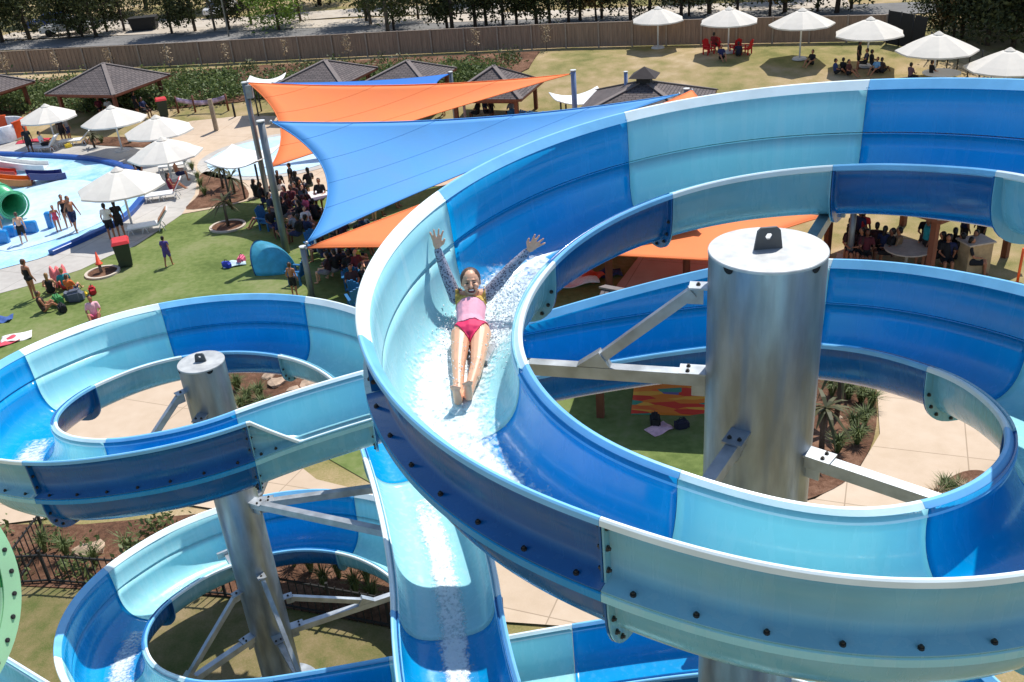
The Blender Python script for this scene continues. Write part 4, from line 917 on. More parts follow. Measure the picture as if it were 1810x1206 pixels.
TV = [make_tree(7, .7, 2.9, 48, 85, .5, L_DARK, BARK, .16, .15, 1), make_tree(8, 1.2, 2.6, 38, 80, -.7, L_MID, BARKL, .16, .12, 2), make_tree(6.5, .8, 2.3, 36, 85, .2, L_MID, BARK, .15, .11, 3), make_tree(7.5, 1.0, 2.4, 38, 80, .9, L_DARK, BARK, .16, .12, 4), make_tree(6, .9, 2.6, 34, 95, .1, L_YEL, BARK, .15, .12, 5), make_tree(6.5, .3, 2.7, 48, 100, 0, L_DARK, BARK, .15, .14, 6), make_tree(5.0, .9, 1.3, 18, 70, .1, L_DRYL, BARK, .13, .07, 7), make_tree(9.5, .6, 3.4, 60, 110, 0, L_DARK, BARK, .18, .2, 8)]
def tree(k, p, sc, label, rz=None, group='trees beyond the fence', name='tree'):
    th = thing(name, label, 'tree', tuple(p), random.uniform(0, 6.28) if rz is None else rz, group); th.scale = (sc,) * 3
    inst('trunk', TV[k][0], th); inst('crown', TV[k][1], th); return th
TL = {0: 'dense dark spreading tree beyond the paling fence', 1: 'tall pale-barked gum tree beyond the paling fence', 2: 'bushy mid-green tree beyond the paling fence', 3: 'tall dark gum tree beyond the paling fence', 4: 'bright yellow-green tree lit by the sun beyond the fence', 6: 'small tree with dry orange leaves behind the fence', 7: 'wide dark tree deep behind the car park'}
WH_ = [(70, 'near the dark blue parked car'), (160, 'near the white sedan'), (210, 'between the sedan and the skip'), (290, 'beside the skip bin'), (350, 'between the skip and the white van'), (400, 'near the white van'), (455, 'by the slim lamp post'), (560, 'by the bright yellow-green tree'), (670, 'beyond the far blue sail end'), (720, 'behind the peak of the middle pavilion'), (800, 'beyond the far blue sail mast'), (880, 'behind the pavilion with blue chairs'), (935, 'where the hill meets the mulch bank'), (1010, 'beyond the last dried sapling'), (1090, 'beyond the blue-grey mast'), (1180, 'behind the empty hill umbrella'), (1300, 'behind the umbrella with red chairs'), (1400, 'behind the umbrella over a lone sitter'), (1475, 'behind the umbrella over the huddle'), (2000, 'by the black mesh screen')]
def where(px): return next(w_ for x_, w_ in WH_ if px < x_)
for (px, py, k, sc) in [(12, 78, 0, .95), (58, 70, 0, .9), (125, 66, 0, .8), (150, 70, 3, .8), (165, 69, 0, .85), (192, 58, 2, .9), (226, 56, 3, .75), (303, 62, 3, .8), (342, 60, 3, .9), (374, 55, 1, .8), (412, 56, 3, .85), (445, 50, 2, .8), (492, 52, 4, .95), (530, 40, 2, .9), (640, 40, 3, .9), (652, 45, 1, .85), (690, 62, 1, 1.0), (697, 58, 3, .8), (735, 40, 2, .8), (784, 58, 3, .85), (793, 56, 3, .95), (842, 52, 3, .9), (866, 50, 0, .75), (890, 49, 3, .9), (915, 48, 3, .8), (945, 46, 3, 1.0), (980, 42, 2, .8), (1000, 44, 3, .8), (1023, 42, 3, 1.0), (1060, 40, 6, 1.1), (1070, 38, 3, .85), (1108, 38, 0, .85), (1150, 34, 0, .8), (1195, 34, 3, .9), (1225, 32, 6, 1.1), (1260, 30, 0, .9), (1310, 28, 2, .9), (1352, 28, 6, 1.2), (1390, 26, 0, .9), (1440, 24, 6, 1.2), (1470, 22, 0, .9), (1500, 20, 2, .9),
                     (40, 40, 7, .9), (110, 30, 7, .9), (190, 25, 7, .9), (265, 22, 7, .9), (330, 18, 7, .9), (420, 12, 7, .9), (560, 8, 7, .9), (700, 4, 2, 1.1), (850, 0, 7, .8), (1250, -5, 7, .9), (1380, -8, 7, .9)]:
    tree(k, at(px + random.uniform(-9, 9), py + random.uniform(-5, 3)), sc * random.uniform(.85, 1.1), TL[k].replace('beyond the paling fence', where(px)).replace('deep behind the car park', 'deep behind the road ' + where(px)).replace('behind the fence', where(px)))
for (px, py, k, sc, lb) in [(1662, 70, 5, .6, 'evergreen tree beside the end of the black mesh screen'), (1700, 66, 5, .75, 'evergreen tree behind the dry orange-leaved tree'), (1745, 80, 5, .8, 'evergreen tree behind the umbrella with the round table'), (1790, 84, 5, .8, 'evergreen tree behind the umbrella nearest the wire fence'), (1835, 90, 5, .9, 'evergreen tree at the low end of the wire fence'), (1720, 40, 7, .7, 'wide dark tree back from the wire fence near the mesh screen'), (1780, 50, 7, .7, 'wide dark tree back from the middle of the wire fence'), (1850, 60, 7, .75, 'wide dark tree back from the low end of the wire fence'), (1685, 74, 6, 1.0, 'dry orange-leaved tree among the evergreens by the wire fence')]:
    tree(k, at(px, py), sc, lb, group='evergreens behind the wire fence')
# dried saplings along the fence
def sapling(px, py, h):
    p = at(px, py); th = thing('sapling', 'thin dried sapling with straw-coloured leaves in front of the paling fence', 'sapling', tuple(p), 0, 'dried saplings along the fence')
    MB().tube([(0, 0, -.05), (.03, 0, h * .5), (0, 0, h)], [.025, .02, .008], 5).build('stem', BARKL, th)
    mb = MB(); P = np.stack([rng.normal(0, .14, 90), rng.normal(0, .14, 90), rng.uniform(h * .35, h, 90)], 1); leaves(mb, P, .07); mb.build('foliage', L_STRAW, th)
for px, py in [(15, 138), (104, 134), (197, 128), (303, 126), (404, 120), (508, 114), (617, 108), (843, 96), (966, 90)]: sapling(px, py, 1.55)
# ground cover on the bank
def in_poly(x, y, P):
    c = False; j = len(P) - 1
    for i in range(len(P)):
        if (P[i][1] > y) != (P[j][1] > y) and x < (P[j][0] - P[i][0]) * (y - P[i][1]) / (P[j][1] - P[i][1]) + P[i][0]: c = not c
        j = i
    return c
def cover(name, poly, n, per, size, m_, label, hz=.25, spread=.3):
    P = [at(*p) for p in poly]; x0 = min(p.x for p in P); x1 = max(p.x for p in P); y0 = min(p.y for p in P); y1 = max(p.y for p in P); pts = []; k = 0
    PP = [(p.x, p.y) for p in P]
    while k < n:
        x = random.uniform(x0, x1); y = random.uniform(y0, y1)
        if not in_poly(x, y, PP): continue
        k += 1; h = hz * random.uniform(.5, 1.5)
        pts.append(np.array([x, y, terrain(x, y) + .05]) + np.abs(rng.normal(0, 1, (per, 3)) * [spread, spread, h]) * np.array([1, 1, 1]) * np.where(rng.random((per, 3)) < .5, [-1, -1, 1], [1, 1, 1]))
    mb = MB(); leaves(mb, np.concatenate(pts), size); return tag(mb.build(name, m_), label, 'ground cover', kind='stuff')
cover('ground_cover', [(-60, 162), (100, 152), (270, 140), (420, 135), (430, 178), (330, 190), (150, 198), (-60, 202)], 480, 42, .11, L_GC, 'green ground cover shrubs on the bank behind the pavilions', .28)
cover('ground_cover', [(440, 150), (520, 138), (660, 128), (820, 122), (900, 128), (870, 150), (700, 160), (560, 165), (450, 178)], 360, 42, .11, L_GC, 'green ground cover shrubs on the bank behind the far blue sail', .26)
cover('ground_cover', [(30, 150), (470, 120), (700, 108), (940, 98), (920, 118), (700, 124), (480, 138), (100, 152)], 110, 26, .1, L_MID, 'scattered low shrubs in the brown mulch below the fence', .2)
cover('ground_cover', [(-60, 940), (150, 935), (380, 920), (400, 1010), (380, 1045), (30, 1030)], 26, 40, .07, L_GRASS, 'strappy plants filling the bark garden behind the picket fence', .25, .13)
# grass tufts
def blade_tuft(n, h, spread, seed, w_=.012):
    rg = random.Random(seed); mb = MB()
    for i in range(n):
        a = rg.uniform(0, 6.28); L = h * rg.uniform(.6, 1.1); o = spread * rg.uniform(.3, 1); d = Vector((math.cos(a), math.sin(a), 0)); s_ = Vector((-d.y, d.x, 0)); b = d * rg.uniform(0, .05)
        pts = [b, b + d * o * .3 + Vector((0, 0, L * .6)), b + d * o + Vector((0, 0, L * rg.uniform(.55, .95)))]
        mb.add([pts[0] - s_ * w_, pts[0] + s_ * w_, pts[1] - s_ * w_ * .8, pts[1] + s_ * w_ * .8, pts[2]], [(0, 1, 3, 2), (2, 3, 4)])
    return mb.mesh('blades', L_GRASS)
TUF = [blade_tuft(120, .6, .4, 1), blade_tuft(90, .45, .35, 2), blade_tuft(70, .8, .45, 3)]
def tuft(px, py, k, sc, label, group='grass tufts in the garden beds', m_=None):
    o = inst('grass_tuft', TUF[k], None, at(px, py, .05), (0, 0, random.uniform(0, 6)), m_, (sc,) * 3); return tag(o, label, 'grass', group)
for px, py in [(420, 690), (440, 712), (460, 705), (430, 728), (468, 728)]: tuft(px, py, 0, 1.0, 'green grass tuft in the rocky bed inside the upper loop')
for px, py in [(1500, 705), (1522, 712), (1508, 760), (1528, 752), (1515, 785), (1540, 720), (1495, 690), (1470, 700), (1480, 800)]: tuft(px, py, 0, 1.05, 'green grass tuft in the curved bed beside the pale path')
for px, py in [(1655, 885), (1672, 878), (1690, 872), (1668, 868), (1705, 880)]: tuft(px, py, 1, .95, 'yellowish grass tuft in the small bed beside the pale path', m_=L_STRAW if px % 2 else None)
for px, py in [(550, 1010), (575, 1040), (600, 1020), (630, 1050), (650, 1030), (660, 1070), (520, 1000), (1080, 1195), (1110, 1200), (1150, 1215), (1190, 1220), (120, 985), (170, 1000), (230, 980), (300, 1000), (350, 975), (80, 975), (260, 1010)]: tuft(px, py, 2, .9, 'strappy straw-green tuft behind the picket fence')
for px, py in [(355, 330), (362, 345), (340, 300), (350, 318), (180, 252), (230, 252), (270, 255), (300, 258)]: tuft(px, py, 1, 1.1, 'low tuft in the garden bed beside the pool deck')
# palms / cordylines
def palm(px, py, h, label, nl=22, fl=.75):
    p = at(px, py); th = thing('palm', label, 'palm', tuple(p), random.uniform(0, 6))
    MB().tube([(0, 0, -.05), (.03, 0, h * .5), (0, .02, h)], [.07, .055, .05], 8).build('trunk', BARK, th)
    mb = MB()
    for i in range(nl):
        a = random.uniform(0, 6.28); el = random.uniform(-.5, 1.2); L = fl * random.uniform(.7, 1.1); d = Vector((math.cos(a), math.sin(a), 0)); s_ = Vector((-d.y, d.x, 0)); b = Vector((0, .02, h))
        P = [b + d * (L * q * math.cos(el * .7)) + Vector((0, 0, L * (q * math.sin(el) - .55 * q * q))) for q in (0, .35, .7, 1)]
        for q in range(3):
            w0 = [.03, .05, .035, .0][q]; w1 = [.03, .05, .035, .002][q + 1]; mb.add([P[q] - s_ * w0, P[q] + s_ * w0, P[q + 1] + s_ * w1, P[q + 1] - s_ * w1], [(0, 1, 2, 3)])
    mb.build('fronds', L_PALM, th); return th
palm(404, 402, 1.1, 'small palm growing in a ring of mulch on the green lawn', 26, .8)
palm(395, 335, 1.0, 'palm in the garden bed beside the white canopy'); palm(415, 345, .8, 'low palm in the garden bed beside the white canopy')
palm(1478, 742, 1.7, 'young palm leaning over the pale path inside the big loop', 26, .9); palm(1452, 800, 1.2, 'young palm hugging the wide steel column', 20, .7)
palm(168, 262, .7, 'bushy dark shrub palm under the umbrella behind the wading pool', 30, .6)
# tree rings
def ring(px, py, rad, label):
    p = at(px, py); th = thing('tree_ring', label, 'tree ring', tuple(p), 0, 'mulched tree rings on the lawn')
    MB().lathe([(rad - .1, 0), (rad - .1, .09), (rad, .09), (rad, 0)], 40, smooth=False).build('kerb', mat('ring_kerb', (.55, .47, .38), .8), th)
    MB().lathe([(0, .055), (rad - .1, .055)], 40, smooth=False).build('mulch', M_MULCH, th)
ring(403, 402, .72, 'mulch ring with a pale kerb around the small palm'); ring(182, 484, .62, 'mulch ring with a pale kerb around the orange cone')
# rocks in the rocky bed
M_ROCK = mat('sandstone', (.42, .30, .21), .9, var=.25, scale=5, bump=.6, bscale=9)
def rock(px, py, s_, lab, group='rocks in the garden beds'):
    bm = bmesh.new(); bmesh.ops.create_icosphere(bm, subdivisions=2, radius=1)
    sd0 = random.uniform(0, 50)
    for v in bm.verts: v.co *= 1 + .28 * math.sin(3.1 * v.co.x + sd0) * math.cos(2.7 * v.co.y + sd0) + .12 * math.sin(7 * v.co.z + sd0)
    for v in bm.verts: v.co = Vector((v.co.x * s_, v.co.y * s_ * .8, v.co.z * s_ * .5))
    me = bpy.data.meshes.new('rock'); bm.to_mesh(me); bm.free(); me.materials.append(M_ROCK)
    o = inst('rock', me, None, at(px, py, s_ * .2), (0, 0, random.uniform(0, 6))); tag(o, lab, 'rock', group)
for px, py, s_ in [(490, 678), (520, 690), (545, 685), (560, 700), (475, 668), (535, 705), (455, 668)] and [(490, 678, .3), (520, 692, .25), (547, 686, .33), (562, 702, .28), (475, 666, .22), (536, 708, .25), (580, 715, .3)]: rock(px, py, s_, 'pale sandstone rock in the bed inside the upper loop')
for px, py, s_ in [(160, 975, .35), (1460, 735, .14), (1485, 740, .12)]: rock(px, py, s_, 'pinkish boulder in the bark garden behind the picket fence' if px < 500 else 'small brown stone in the curved bed beside the path')
# ------------------------------------------------------------------ people
def make_pose(kind):
    """returns dict of part -> capsules, unit: metres for a 1.7 m figure, facing -Y"""
    if kind in ('stand', 'walk'):
        w_ = .0 if kind == 'stand' else .16
        hz = .88; sh = 1.36
        legs = []
        for s_, f in ((-1, 1), (1, -1)):
            hip = V(.09 * s_, 0, hz); kn = V(.10 * s_, -w_ * f * .6 - .01, .48); an = V(.11 * s_, -w_ * f * (1.2 if f < 0 else .9), .08 + (.04 if w_ and f < 0 else 0))
            legs += [(hip, kn, .085, .055), (kn, an, .055, .036), (an + V(0, .01, -.04), an + V(.015 * s_, -.13, -.05), .035, .03)]
        arms = []
        for s_, f in ((-1, -1), (1, 1)):
            a = V(.17 * s_, 0, sh); e = V(.24 * s_, w_ * f * -.5 + .02, sh - .28); h_ = V(.25 * s_, -.08 - w_ * f * .8, sh - .51)
            arms += [(a, e, .045, .037), (e, h_, .036, .026), (h_, h_ + V(0, -.02, -.08), .03, .02)]
        torso = [(V(0, 0, 1.28), V(0, 0, 1.02), .13, .115), (V(-.05, 0, .92), V(.05, 0, .92), .125, .125), (V(-.14, 0, sh), V(.14, 0, sh), .06, .06)]
        headp = [(V(0, 0, 1.4), V(0, -.02, 1.5), .048, .045), (V(0, -.015, 1.58), (.075, .092, .112)), (V(0, -.1, 1.565), (.016, .02, .02))]
        top = [(V(0, 0, 1.29), V(0, 0, 1.0), .145, .132), (V(-.15, 0, sh - .005), V(.15, 0, sh - .005), .07, .07), (V(-.17, 0, sh), V(-.21, .01, sh - .14), .06, .055), (V(.17, 0, sh), V(.21, .01, sh - .14), .06, .055), (V(-.05, 0, .98), V(.05, 0, .98), .13, .13)]
        swim = [(V(0, 0, 1.24), V(0, 0, 1.0), .142, .126), (V(-.05, 0, .92), V(.05, 0, .92), .136, .136)]
        k1 = legs[0][1]; k2 = legs[3][1]
        shorts = [(V(-.05, 0, .93), V(.05, 0, .93), .137, .137), (V(-.09, 0, .86), V(-.09, 0, .86).lerp(k1, .7), .10, .085), (V(.09, 0, .86), V(.09, 0, .86).lerp(k2, .7), .10, .085)]
        hair = [(V(0, .02, 1.62), (.084, .092, .098)), (V(0, .055, 1.56), (.078, .06, .09))]
        hairl = hair + [(V(0, .06, 1.55), V(0, .07, 1.36), .07, .05)]
    else:
        hz = .46 if kind == 'sit' else .13
        legs = []
        for s_ in (-1, 1):
            hip = V(.09 * s_, 0, hz)
            if kind == 'sit': kn = V(.11 * s_, -.42, hz + .02); an = V(.11 * s_, -.44, .08)
            else: kn = V(.17 * s_, -.34, hz + .24); an = V(.10 * s_, -.62, .07)
            legs += [(hip, kn, .088, .058), (kn, an, .055, .036), (an + V(0, 0, -.03), an + V(.01 * s_, -.13, -.04), .035, .03)]
        sh = hz + .5; ty = .06
        arms = []
        for s_ in (-1, 1):
            a = V(.17 * s_, ty, sh); e = V(.24 * s_, -.04, sh - .25); h_ = V(.14 * s_, -.26, sh - .3)
            arms += [(a, e, .045, .037), (e, h_, .036, .026), (h_, h_ + V(-.02 * s_, -.07, 0), .03, .02)]
        torso = [(V(0, ty, hz + .42), V(0, .03, hz + .16), .13, .115), (V(-.05, 0, hz + .04), V(.05, 0, hz + .04), .125, .125), (V(-.14, ty, sh), V(.14, ty, sh), .06, .06)]
        headp = [(V(0, ty, sh + .04), V(0, ty - .02, sh + .14), .048, .045), (V(0, ty - .02, sh + .22), (.075, .092, .112)), (V(0, ty - .105, sh + .205), (.016, .02, .02))]
        top = [(V(0, ty, hz + .43), V(0, .03, hz + .14), .147, .135), (V(-.15, ty, sh), V(.15, ty, sh), .07, .07), (V(-.17, ty, sh), V(-.22, 0, sh - .16), .06, .055), (V(.17, ty, sh), V(.22, 0, sh - .16), .06, .055)]
        swim = top[:1] + [(V(-.05, 0, hz + .05), V(.05, 0, hz + .05), .135, .135)]
        shorts = [(V(-.05, 0, hz + .05), V(.05, 0, hz + .05), .137, .137)] + [(legs[i][0], legs[i][0].lerp(legs[i][1], .75), .10, .08) for i in (0, 3)]
        hair = [(V(0, ty + .015, sh + .26), (.084, .092, .098)), (V(0, ty + .05, sh + .2), (.078, .06, .09))]
        hairl = hair + [(V(0, ty + .06, sh + .19), V(0, ty + .07, sh), .07, .05)]
    M0 = SK1
    return dict(body=solid('body', torso + legs + arms + headp, .02, M0, 2), top=solid('top', top, .024, M0, 2), swim=solid('swim', swim, .024, M0, 2), shorts=solid('shorts', shorts, .024, M0, 2), hair=solid('hair', hair, .022, M0, 2), hairl=solid('hairl', hairl, .022, M0, 2))
POSE = {k: make_pose(k) for k in ('stand', 'walk', 'sit', 'ground')}
CLM = {}
def cloth(rgb):
    if rgb not in CLM: CLM[rgb] = mat('cloth_%d_%d_%d' % rgb, srgb(*rgb), .85, var=.1, scale=18, bump=.2, bscale=30)
    return CLM[rgb]
SKN = {1: SK1, 2: SK2, 3: SK3}; HRS = {'b': HR, 'd': HRD, 'y': HRB}
def person(pos, rz, pose, sc, label, top=None, bottom=None, swim=None, skin=2, hair='d', long=False, hat=None, group=None):
    p = pos if isinstance(pos, Vector) else at(*pos)
    th = thing('person', label, 'person', tuple(p), R(rz), group); th.scale = (sc,) * 3; Q = POSE[pose]
    inst('body', Q['body'], th, mat=SKN[skin])
    if top: inst('shirt', Q['top'], th, mat=cloth(top))
    if swim: inst('swimsuit', Q['swim'], th, mat=cloth(swim))
    if bottom: inst('shorts', Q['shorts'], th, mat=cloth(bottom))
    inst('hair', Q['hairl' if long else 'hair'], th, mat=HRS[hair])
    if hat:
        z = {'stand': 1.66, 'walk': 1.66, 'sit': 1.24, 'ground': .91}[pose]; y = 0 if pose in ('stand', 'walk') else .05
        MB().lathe([(0, .09), (.07, .08), (.095, .02), (.17, 0), (.17, -.01), (.09, -.01)], 14, c=(0, y, z)).build('hat', cloth(hat), th)
    return th
BLK = (24, 24, 28); NAV = (30, 40, 78); WHT = (225, 222, 216); RED = (176, 34, 40); PNK = (228, 110, 140); PUR = (78, 62, 132); TEA = (30, 140, 150); GRY = (120, 120, 124); YEL = (226, 196, 60); GRN = (60, 130, 70); LBL = (120, 170, 210); ORG = (220, 110, 50)
sc0 = .93
person((137, 412), 60, 'walk', sc0, 'bare-chested man in dark trunks walking through the wading pool', bottom=NAV, skin=2, hair='b')
person((124, 404), 30, 'stand', .86, 'woman in a black swimsuit standing close behind the bare-chested man', swim=BLK, skin=2, hair='d', long=True)
person((106, 412), 20, 'stand', .70, 'small girl in a red and pink swimsuit holding hands in the pool', swim=(214, 70, 92), skin=2, hair='b', long=True)
person((45, 432), 200, 'walk', .80, 'boy in black shorts stepping from the green tube slide', bottom=BLK, skin=1, hair='b')
person((4, 412), 160, 'stand', .74, 'dark-haired child in black at the mouth of the green tube', swim=BLK, skin=2)
person((200, 424), 180, 'stand', .90, 'man in a white shirt and black shorts under the large cream umbrella', top=WHT, bottom=BLK, skin=2)
person((217, 420), 200, 'stand', .92, 'woman in a long dark dress under the large cream umbrella', top=BLK, bottom=BLK, skin=2, long=True)
person((300, 471), 170, 'walk', .70, 'child in a purple rash vest walking alone across the lawn', top=PUR, bottom=PUR, skin=2)
person((63, 530), 150, 'stand', .90, 'woman in a black swimsuit standing over the picnic group on the lawn', swim=BLK, skin=2, hair='b')
person((80, 552), 120, 'ground', .82, 'child in a dark patterned swimsuit sitting on the lawn with bags', swim=(60, 44, 36), skin=2, hair='b')
person((92, 520), 200, 'ground', .85, 'blonde girl sitting cross-armed in the picnic group', swim=BLK, skin=1, hair='y', long=True)
person((118, 512), 210, 'ground', .88, 'person in a teal top sitting beside the striped towel', top=TEA, bottom=(200, 60, 60), skin=1, hair='y')
person((128, 520), 170, 'ground', .8, 'child wrapped in orange sitting in the picnic group', top=ORG, bottom=NAV, skin=1, hair='b')
person((170, 566), 20, 'ground', .9, 'dark-haired girl in a pink top sitting just behind the slide rim', top=(236, 178, 190), bottom=PNK, skin=2, long=True)
person((57, 274), 30, 'stand', .90, 'man in black standing at the far edge of the wading pool', top=BLK, bottom=BLK, skin=3)
person((80, 268), 100, 'sit', .85, 'person in a white shirt slumped on the pool-edge lounger', top=WHT, bottom=BLK, skin=2)
person((115, 252), 40, 'stand', .86, 'person in dark clothes behind the first pool umbrella', top=(44, 30, 34), bottom=BLK, skin=3)
person((125, 250), 80, 'stand', .84, 'person in grey beside the dark-clothed person', top=GRY, bottom=NAV, skin=2)
person((247, 305), 20, 'ground', .85, 'dark-haired person sitting against the pool kerb', top=BLK, bottom=BLK, skin=3)
person((305, 338), 110, 'ground', .9, 'sunbather in a maroon swimsuit on the white lounger', swim=(120, 24, 52), skin=2, long=True)
person((318, 322), 110, 'sit', .85, 'bare-backed person behind the sunbather under the umbrella', bottom=NAV, skin=2)
person((258, 208), 60, 'sit', .9, 'person in a navy top under the large pavilion', top=NAV, bottom=BLK, skin=3)
person((245, 206), 140, 'stand', .85, 'person in black under the large pavilion', top=BLK, bottom=BLK, skin=2)
person((180, 205), 30, 'sit', .85, 'person in maroon at the back of the large pavilion', top=(96, 24, 40), bottom=BLK, skin=2)
person((196, 206), 200, 'sit', .85, 'person in pale grey under the large pavilion', top=(190, 190, 190), bottom=GRY, skin=2, hat=WHT)
# crowd in the shade of the sails
CW = [(455, 350, BLK), (470, 372, BLK), (486, 392, (40, 60, 80)), (466, 398, TEA), (500, 360, BLK), (520, 345, BLK), (535, 352, (60, 40, 44)), (520, 378, (96, 40, 50)), (508, 400, BLK), (524, 412, (150, 150, 156)), (545, 392, PNK), (546, 412, WHT), (500, 422, NAV), (532, 432, BLK), (550, 345, (50, 50, 56)), (490, 345, (200, 190, 180)),
      (598, 470, GRY), (612, 452, (70, 44, 60)), (632, 470, (150, 90, 70)), (645, 450, BLK), (640, 490, (180, 200, 60)), (622, 500, BLK), (575, 470, (60, 60, 70)), (648, 520, (40, 46, 44)), (600, 430, BLK)]
for q_ in range(40):
    x_ = rng.uniform(455, 560) if q_ < 14 else rng.uniform(565, 690); y_ = rng.uniform(342, 420) if q_ < 14 else rng.uniform(360, 470)
    if x_ > 640: y_ = rng.uniform(340, 400)
    if q_ > 27: x_ = rng.uniform(566, 650); y_ = rng.uniform(430, 530)
    CW.append((float(x_), float(y_), [BLK, NAV, (50, 50, 56), (60, 40, 44), (40, 60, 80), WHT, (96, 40, 50)][q_ % 7]))
CN = {BLK: 'black', NAV: 'navy', TEA: 'teal', PNK: 'pink', WHT: 'white', GRY: 'grey', (40, 60, 80): 'slate blue', (60, 40, 44): 'plum', (96, 40, 50): 'maroon', (150, 150, 156): 'silver grey', (50, 50, 56): 'charcoal', (200, 190, 180): 'beige', (70, 44, 60): 'aubergine', (150, 90, 70): 'rust', (180, 200, 60): 'lime', (60, 60, 70): 'dark grey', (40, 46, 44): 'dark olive'}
for i, (px, py, c) in enumerate(CW):
    near = px > 565
    ps = 'ground' if (i % 3 == 0 and not near) else 'sit'
    if i in (4, 5, 17): ps = 'stand'
    person((px, py), random.uniform(0, 360), ps, .9 + .06 * math.sin(i), 'person in %s %s in the shade %s' % (CN[c], {'stand': 'standing', 'sit': 'sitting', 'ground': 'sitting on the ground'}[ps], 'among the blue chairs by the short mast' if near else 'beside the thick grey mast'), top=c, bottom=[BLK, NAV, GRY][i % 3], skin=[2, 3, 1][i % 3], long=i % 2 == 0, group='people in the shade of the sails')
person((522, 524), 160, 'stand', .72, 'bare-chested boy in dark shorts standing in front of the short mast', bottom=BLK, skin=2, hair='b')
# people glimpsed through the big loop and under the far pavilions
C2 = [(1500, 462, BLK), (1520, 452, RED), (1545, 455, (66, 40, 40)), (1560, 462, NAV), (1580, 466, (150, 120, 90)), (1632, 470, TEA), (1655, 474, BLK), (1672, 478, NAV), (1690, 476, BLK), (1640, 458, GRY), (1712, 486, BLK), (1528, 470, (90, 30, 40))]
CN.update({RED: 'red', (66, 40, 40): 'brown', (150, 120, 90): 'tan', (90, 30, 40): 'dark red'})
for q_ in range(12): C2.append((float(rng.uniform(1490, 1730)), float(rng.uniform(440, 482)), [BLK, NAV, (66, 40, 40), BLK][q_ % 4]))
for i, (px, py, c) in enumerate(C2):
    ps = 'stand' if i % 4 == 1 else 'sit'
    person((px, py), random.uniform(0, 360), ps, .95, 'person in %s %s under the timber pavilion seen through the loop' % (CN[c], 'standing' if ps == 'stand' else 'sitting'), top=c, bottom=BLK, skin=3 if i % 2 else 2, long=i % 3 == 0, group='people under the pavilion behind the loop')
C3 = [(560, 196, BLK), (640, 192, NAV), (690, 198, BLK), (730, 196, GRY), (745, 202, (60, 60, 70)), (770, 200, LBL), (785, 204, BLK), (845, 214, BLK), (860, 212, NAV), (870, 217, BLK), (905, 214, GRY)]
CN[LBL] = 'light blue'
for i, (px, py, c) in enumerate(C3):
    person((px, py), random.uniform(0, 360), 'sit' if i % 3 else 'stand', .9, 'person in %s %s under the roofs beside the orange sail' % (CN[c], 'sitting' if i % 3 else 'standing'), top=c, bottom=BLK, skin=[2, 3][i % 2], group='people under the far pavilions')
C4 = [(1477, 132, (40, 60, 110), 'ground'), (1490, 130, BLK, 'ground'), (1500, 134, (90, 50, 44), 'ground'), (1516, 122, BLK, 'stand'), (1528, 124, (70, 70, 84), 'sit'), (1540, 126, BLK, 'sit'), (1548, 130, LBL, 'ground'), (1558, 130, (60, 44, 44), 'ground'), (1434, 116, BLK, 'ground'), (1608, 150, (110, 80, 90), 'sit'), (1645, 146, BLK, 'sit'), (1262, 92, (120, 24, 32), 'sit'), (1275, 106, (40, 44, 90), 'ground'), (1305, 100, (30, 34, 60), 'ground')]
CN.update({(40, 60, 110): 'blue', (90, 50, 44): 'chestnut', (70, 70, 84): 'slate', (60, 44, 44): 'dark brown', (110, 80, 90): 'mauve', (120, 24, 32): 'crimson', (40, 44, 90): 'indigo', (30, 34, 60): 'midnight blue'})
for i, (px, py, c, ps) in enumerate(C4):
    wh = 'in the huddle under the fourth hill umbrella' if 1470 < px < 1570 else ('beside the round white table on the hill' if px > 1600 else ('at the shadow edge of a hill umbrella' if px > 1400 else 'under the hill umbrella with red chairs'))
    wh = wh.replace('fourth hill umbrella', 'umbrella on the dry hill')
    person((px, py), random.uniform(0, 360), ps, .85, 'person in %s %s %s' % (CN[c], {'stand': 'standing', 'sit': 'sitting', 'ground': 'sitting low'}[ps], wh), top=c, bottom=BLK, skin=[2, 3][i % 2], group='people on the dry hill')
# ------------------------------------------------------------------ furniture
def blue_chair():
    mb = MB(); parts = {}
    parts['seat'] = MB().box((0, 0, .36), (.55, .5, .05)).mesh('seat')
    b = MB(); 
    for i in range(5): b.box(((i - 2) * .105, .27, .68 - .02 * abs(i - 2)), (.09, .035, .66 - .05 * abs(i - 2)), Matrix.Rotation(R(-14), 3, 'X'))
    b.box((0, .24, .5), (.5, .03, .06), Matrix.Rotation(R(-14), 3, 'X')); parts['backrest'] = b.mesh('backrest')
    parts['arm'] = MB().box((0, -.02, .56), (.1, .62, .035)).mesh('arm'); parts['leg'] = MB().box((0, 0, .27), (.06, .07, .54)).mesh('leg')
    return parts
CH = blue_chair()
def chair(px, py, rz, label, col, group, sc=.95):
    m_ = cloth(col) if not isinstance(col, str) else MATS[col]
    th = thing('chair', label, 'chair', at(px, py), R(rz), group); th.scale = (sc,) * 3
    for k in ('seat', 'backrest'):
        me = CH[k]
        if not me.materials: me.materials.append(M_BLK)
        inst(k, me, th, mat=m_)
    for s_ in (-1, 1):
        for k, loc in (('arm', (.3 * s_, 0, 0)), ('leg', (.27 * s_, -.25, 0)), ('leg', (.27 * s_, .2, 0))):
            me = CH[k]
            if not me.materials: me.materials.append(M_BLK)
            inst(k, me, th, loc, mat=m_)
mat('plastic_blue', srgb(26, 100, 150), .45, var=.06)
for px, py, rz in [(588, 412, 200), (600, 400, 170), (560, 452, 30), (625, 510, 190), (640, 535, 150), (530, 500, 250), (635, 550, 200)]:
    chair(px, py, rz, 'blue plastic slatted armchair in the shade beside the short mast', 'plastic_blue', 'blue armchairs by the short mast')
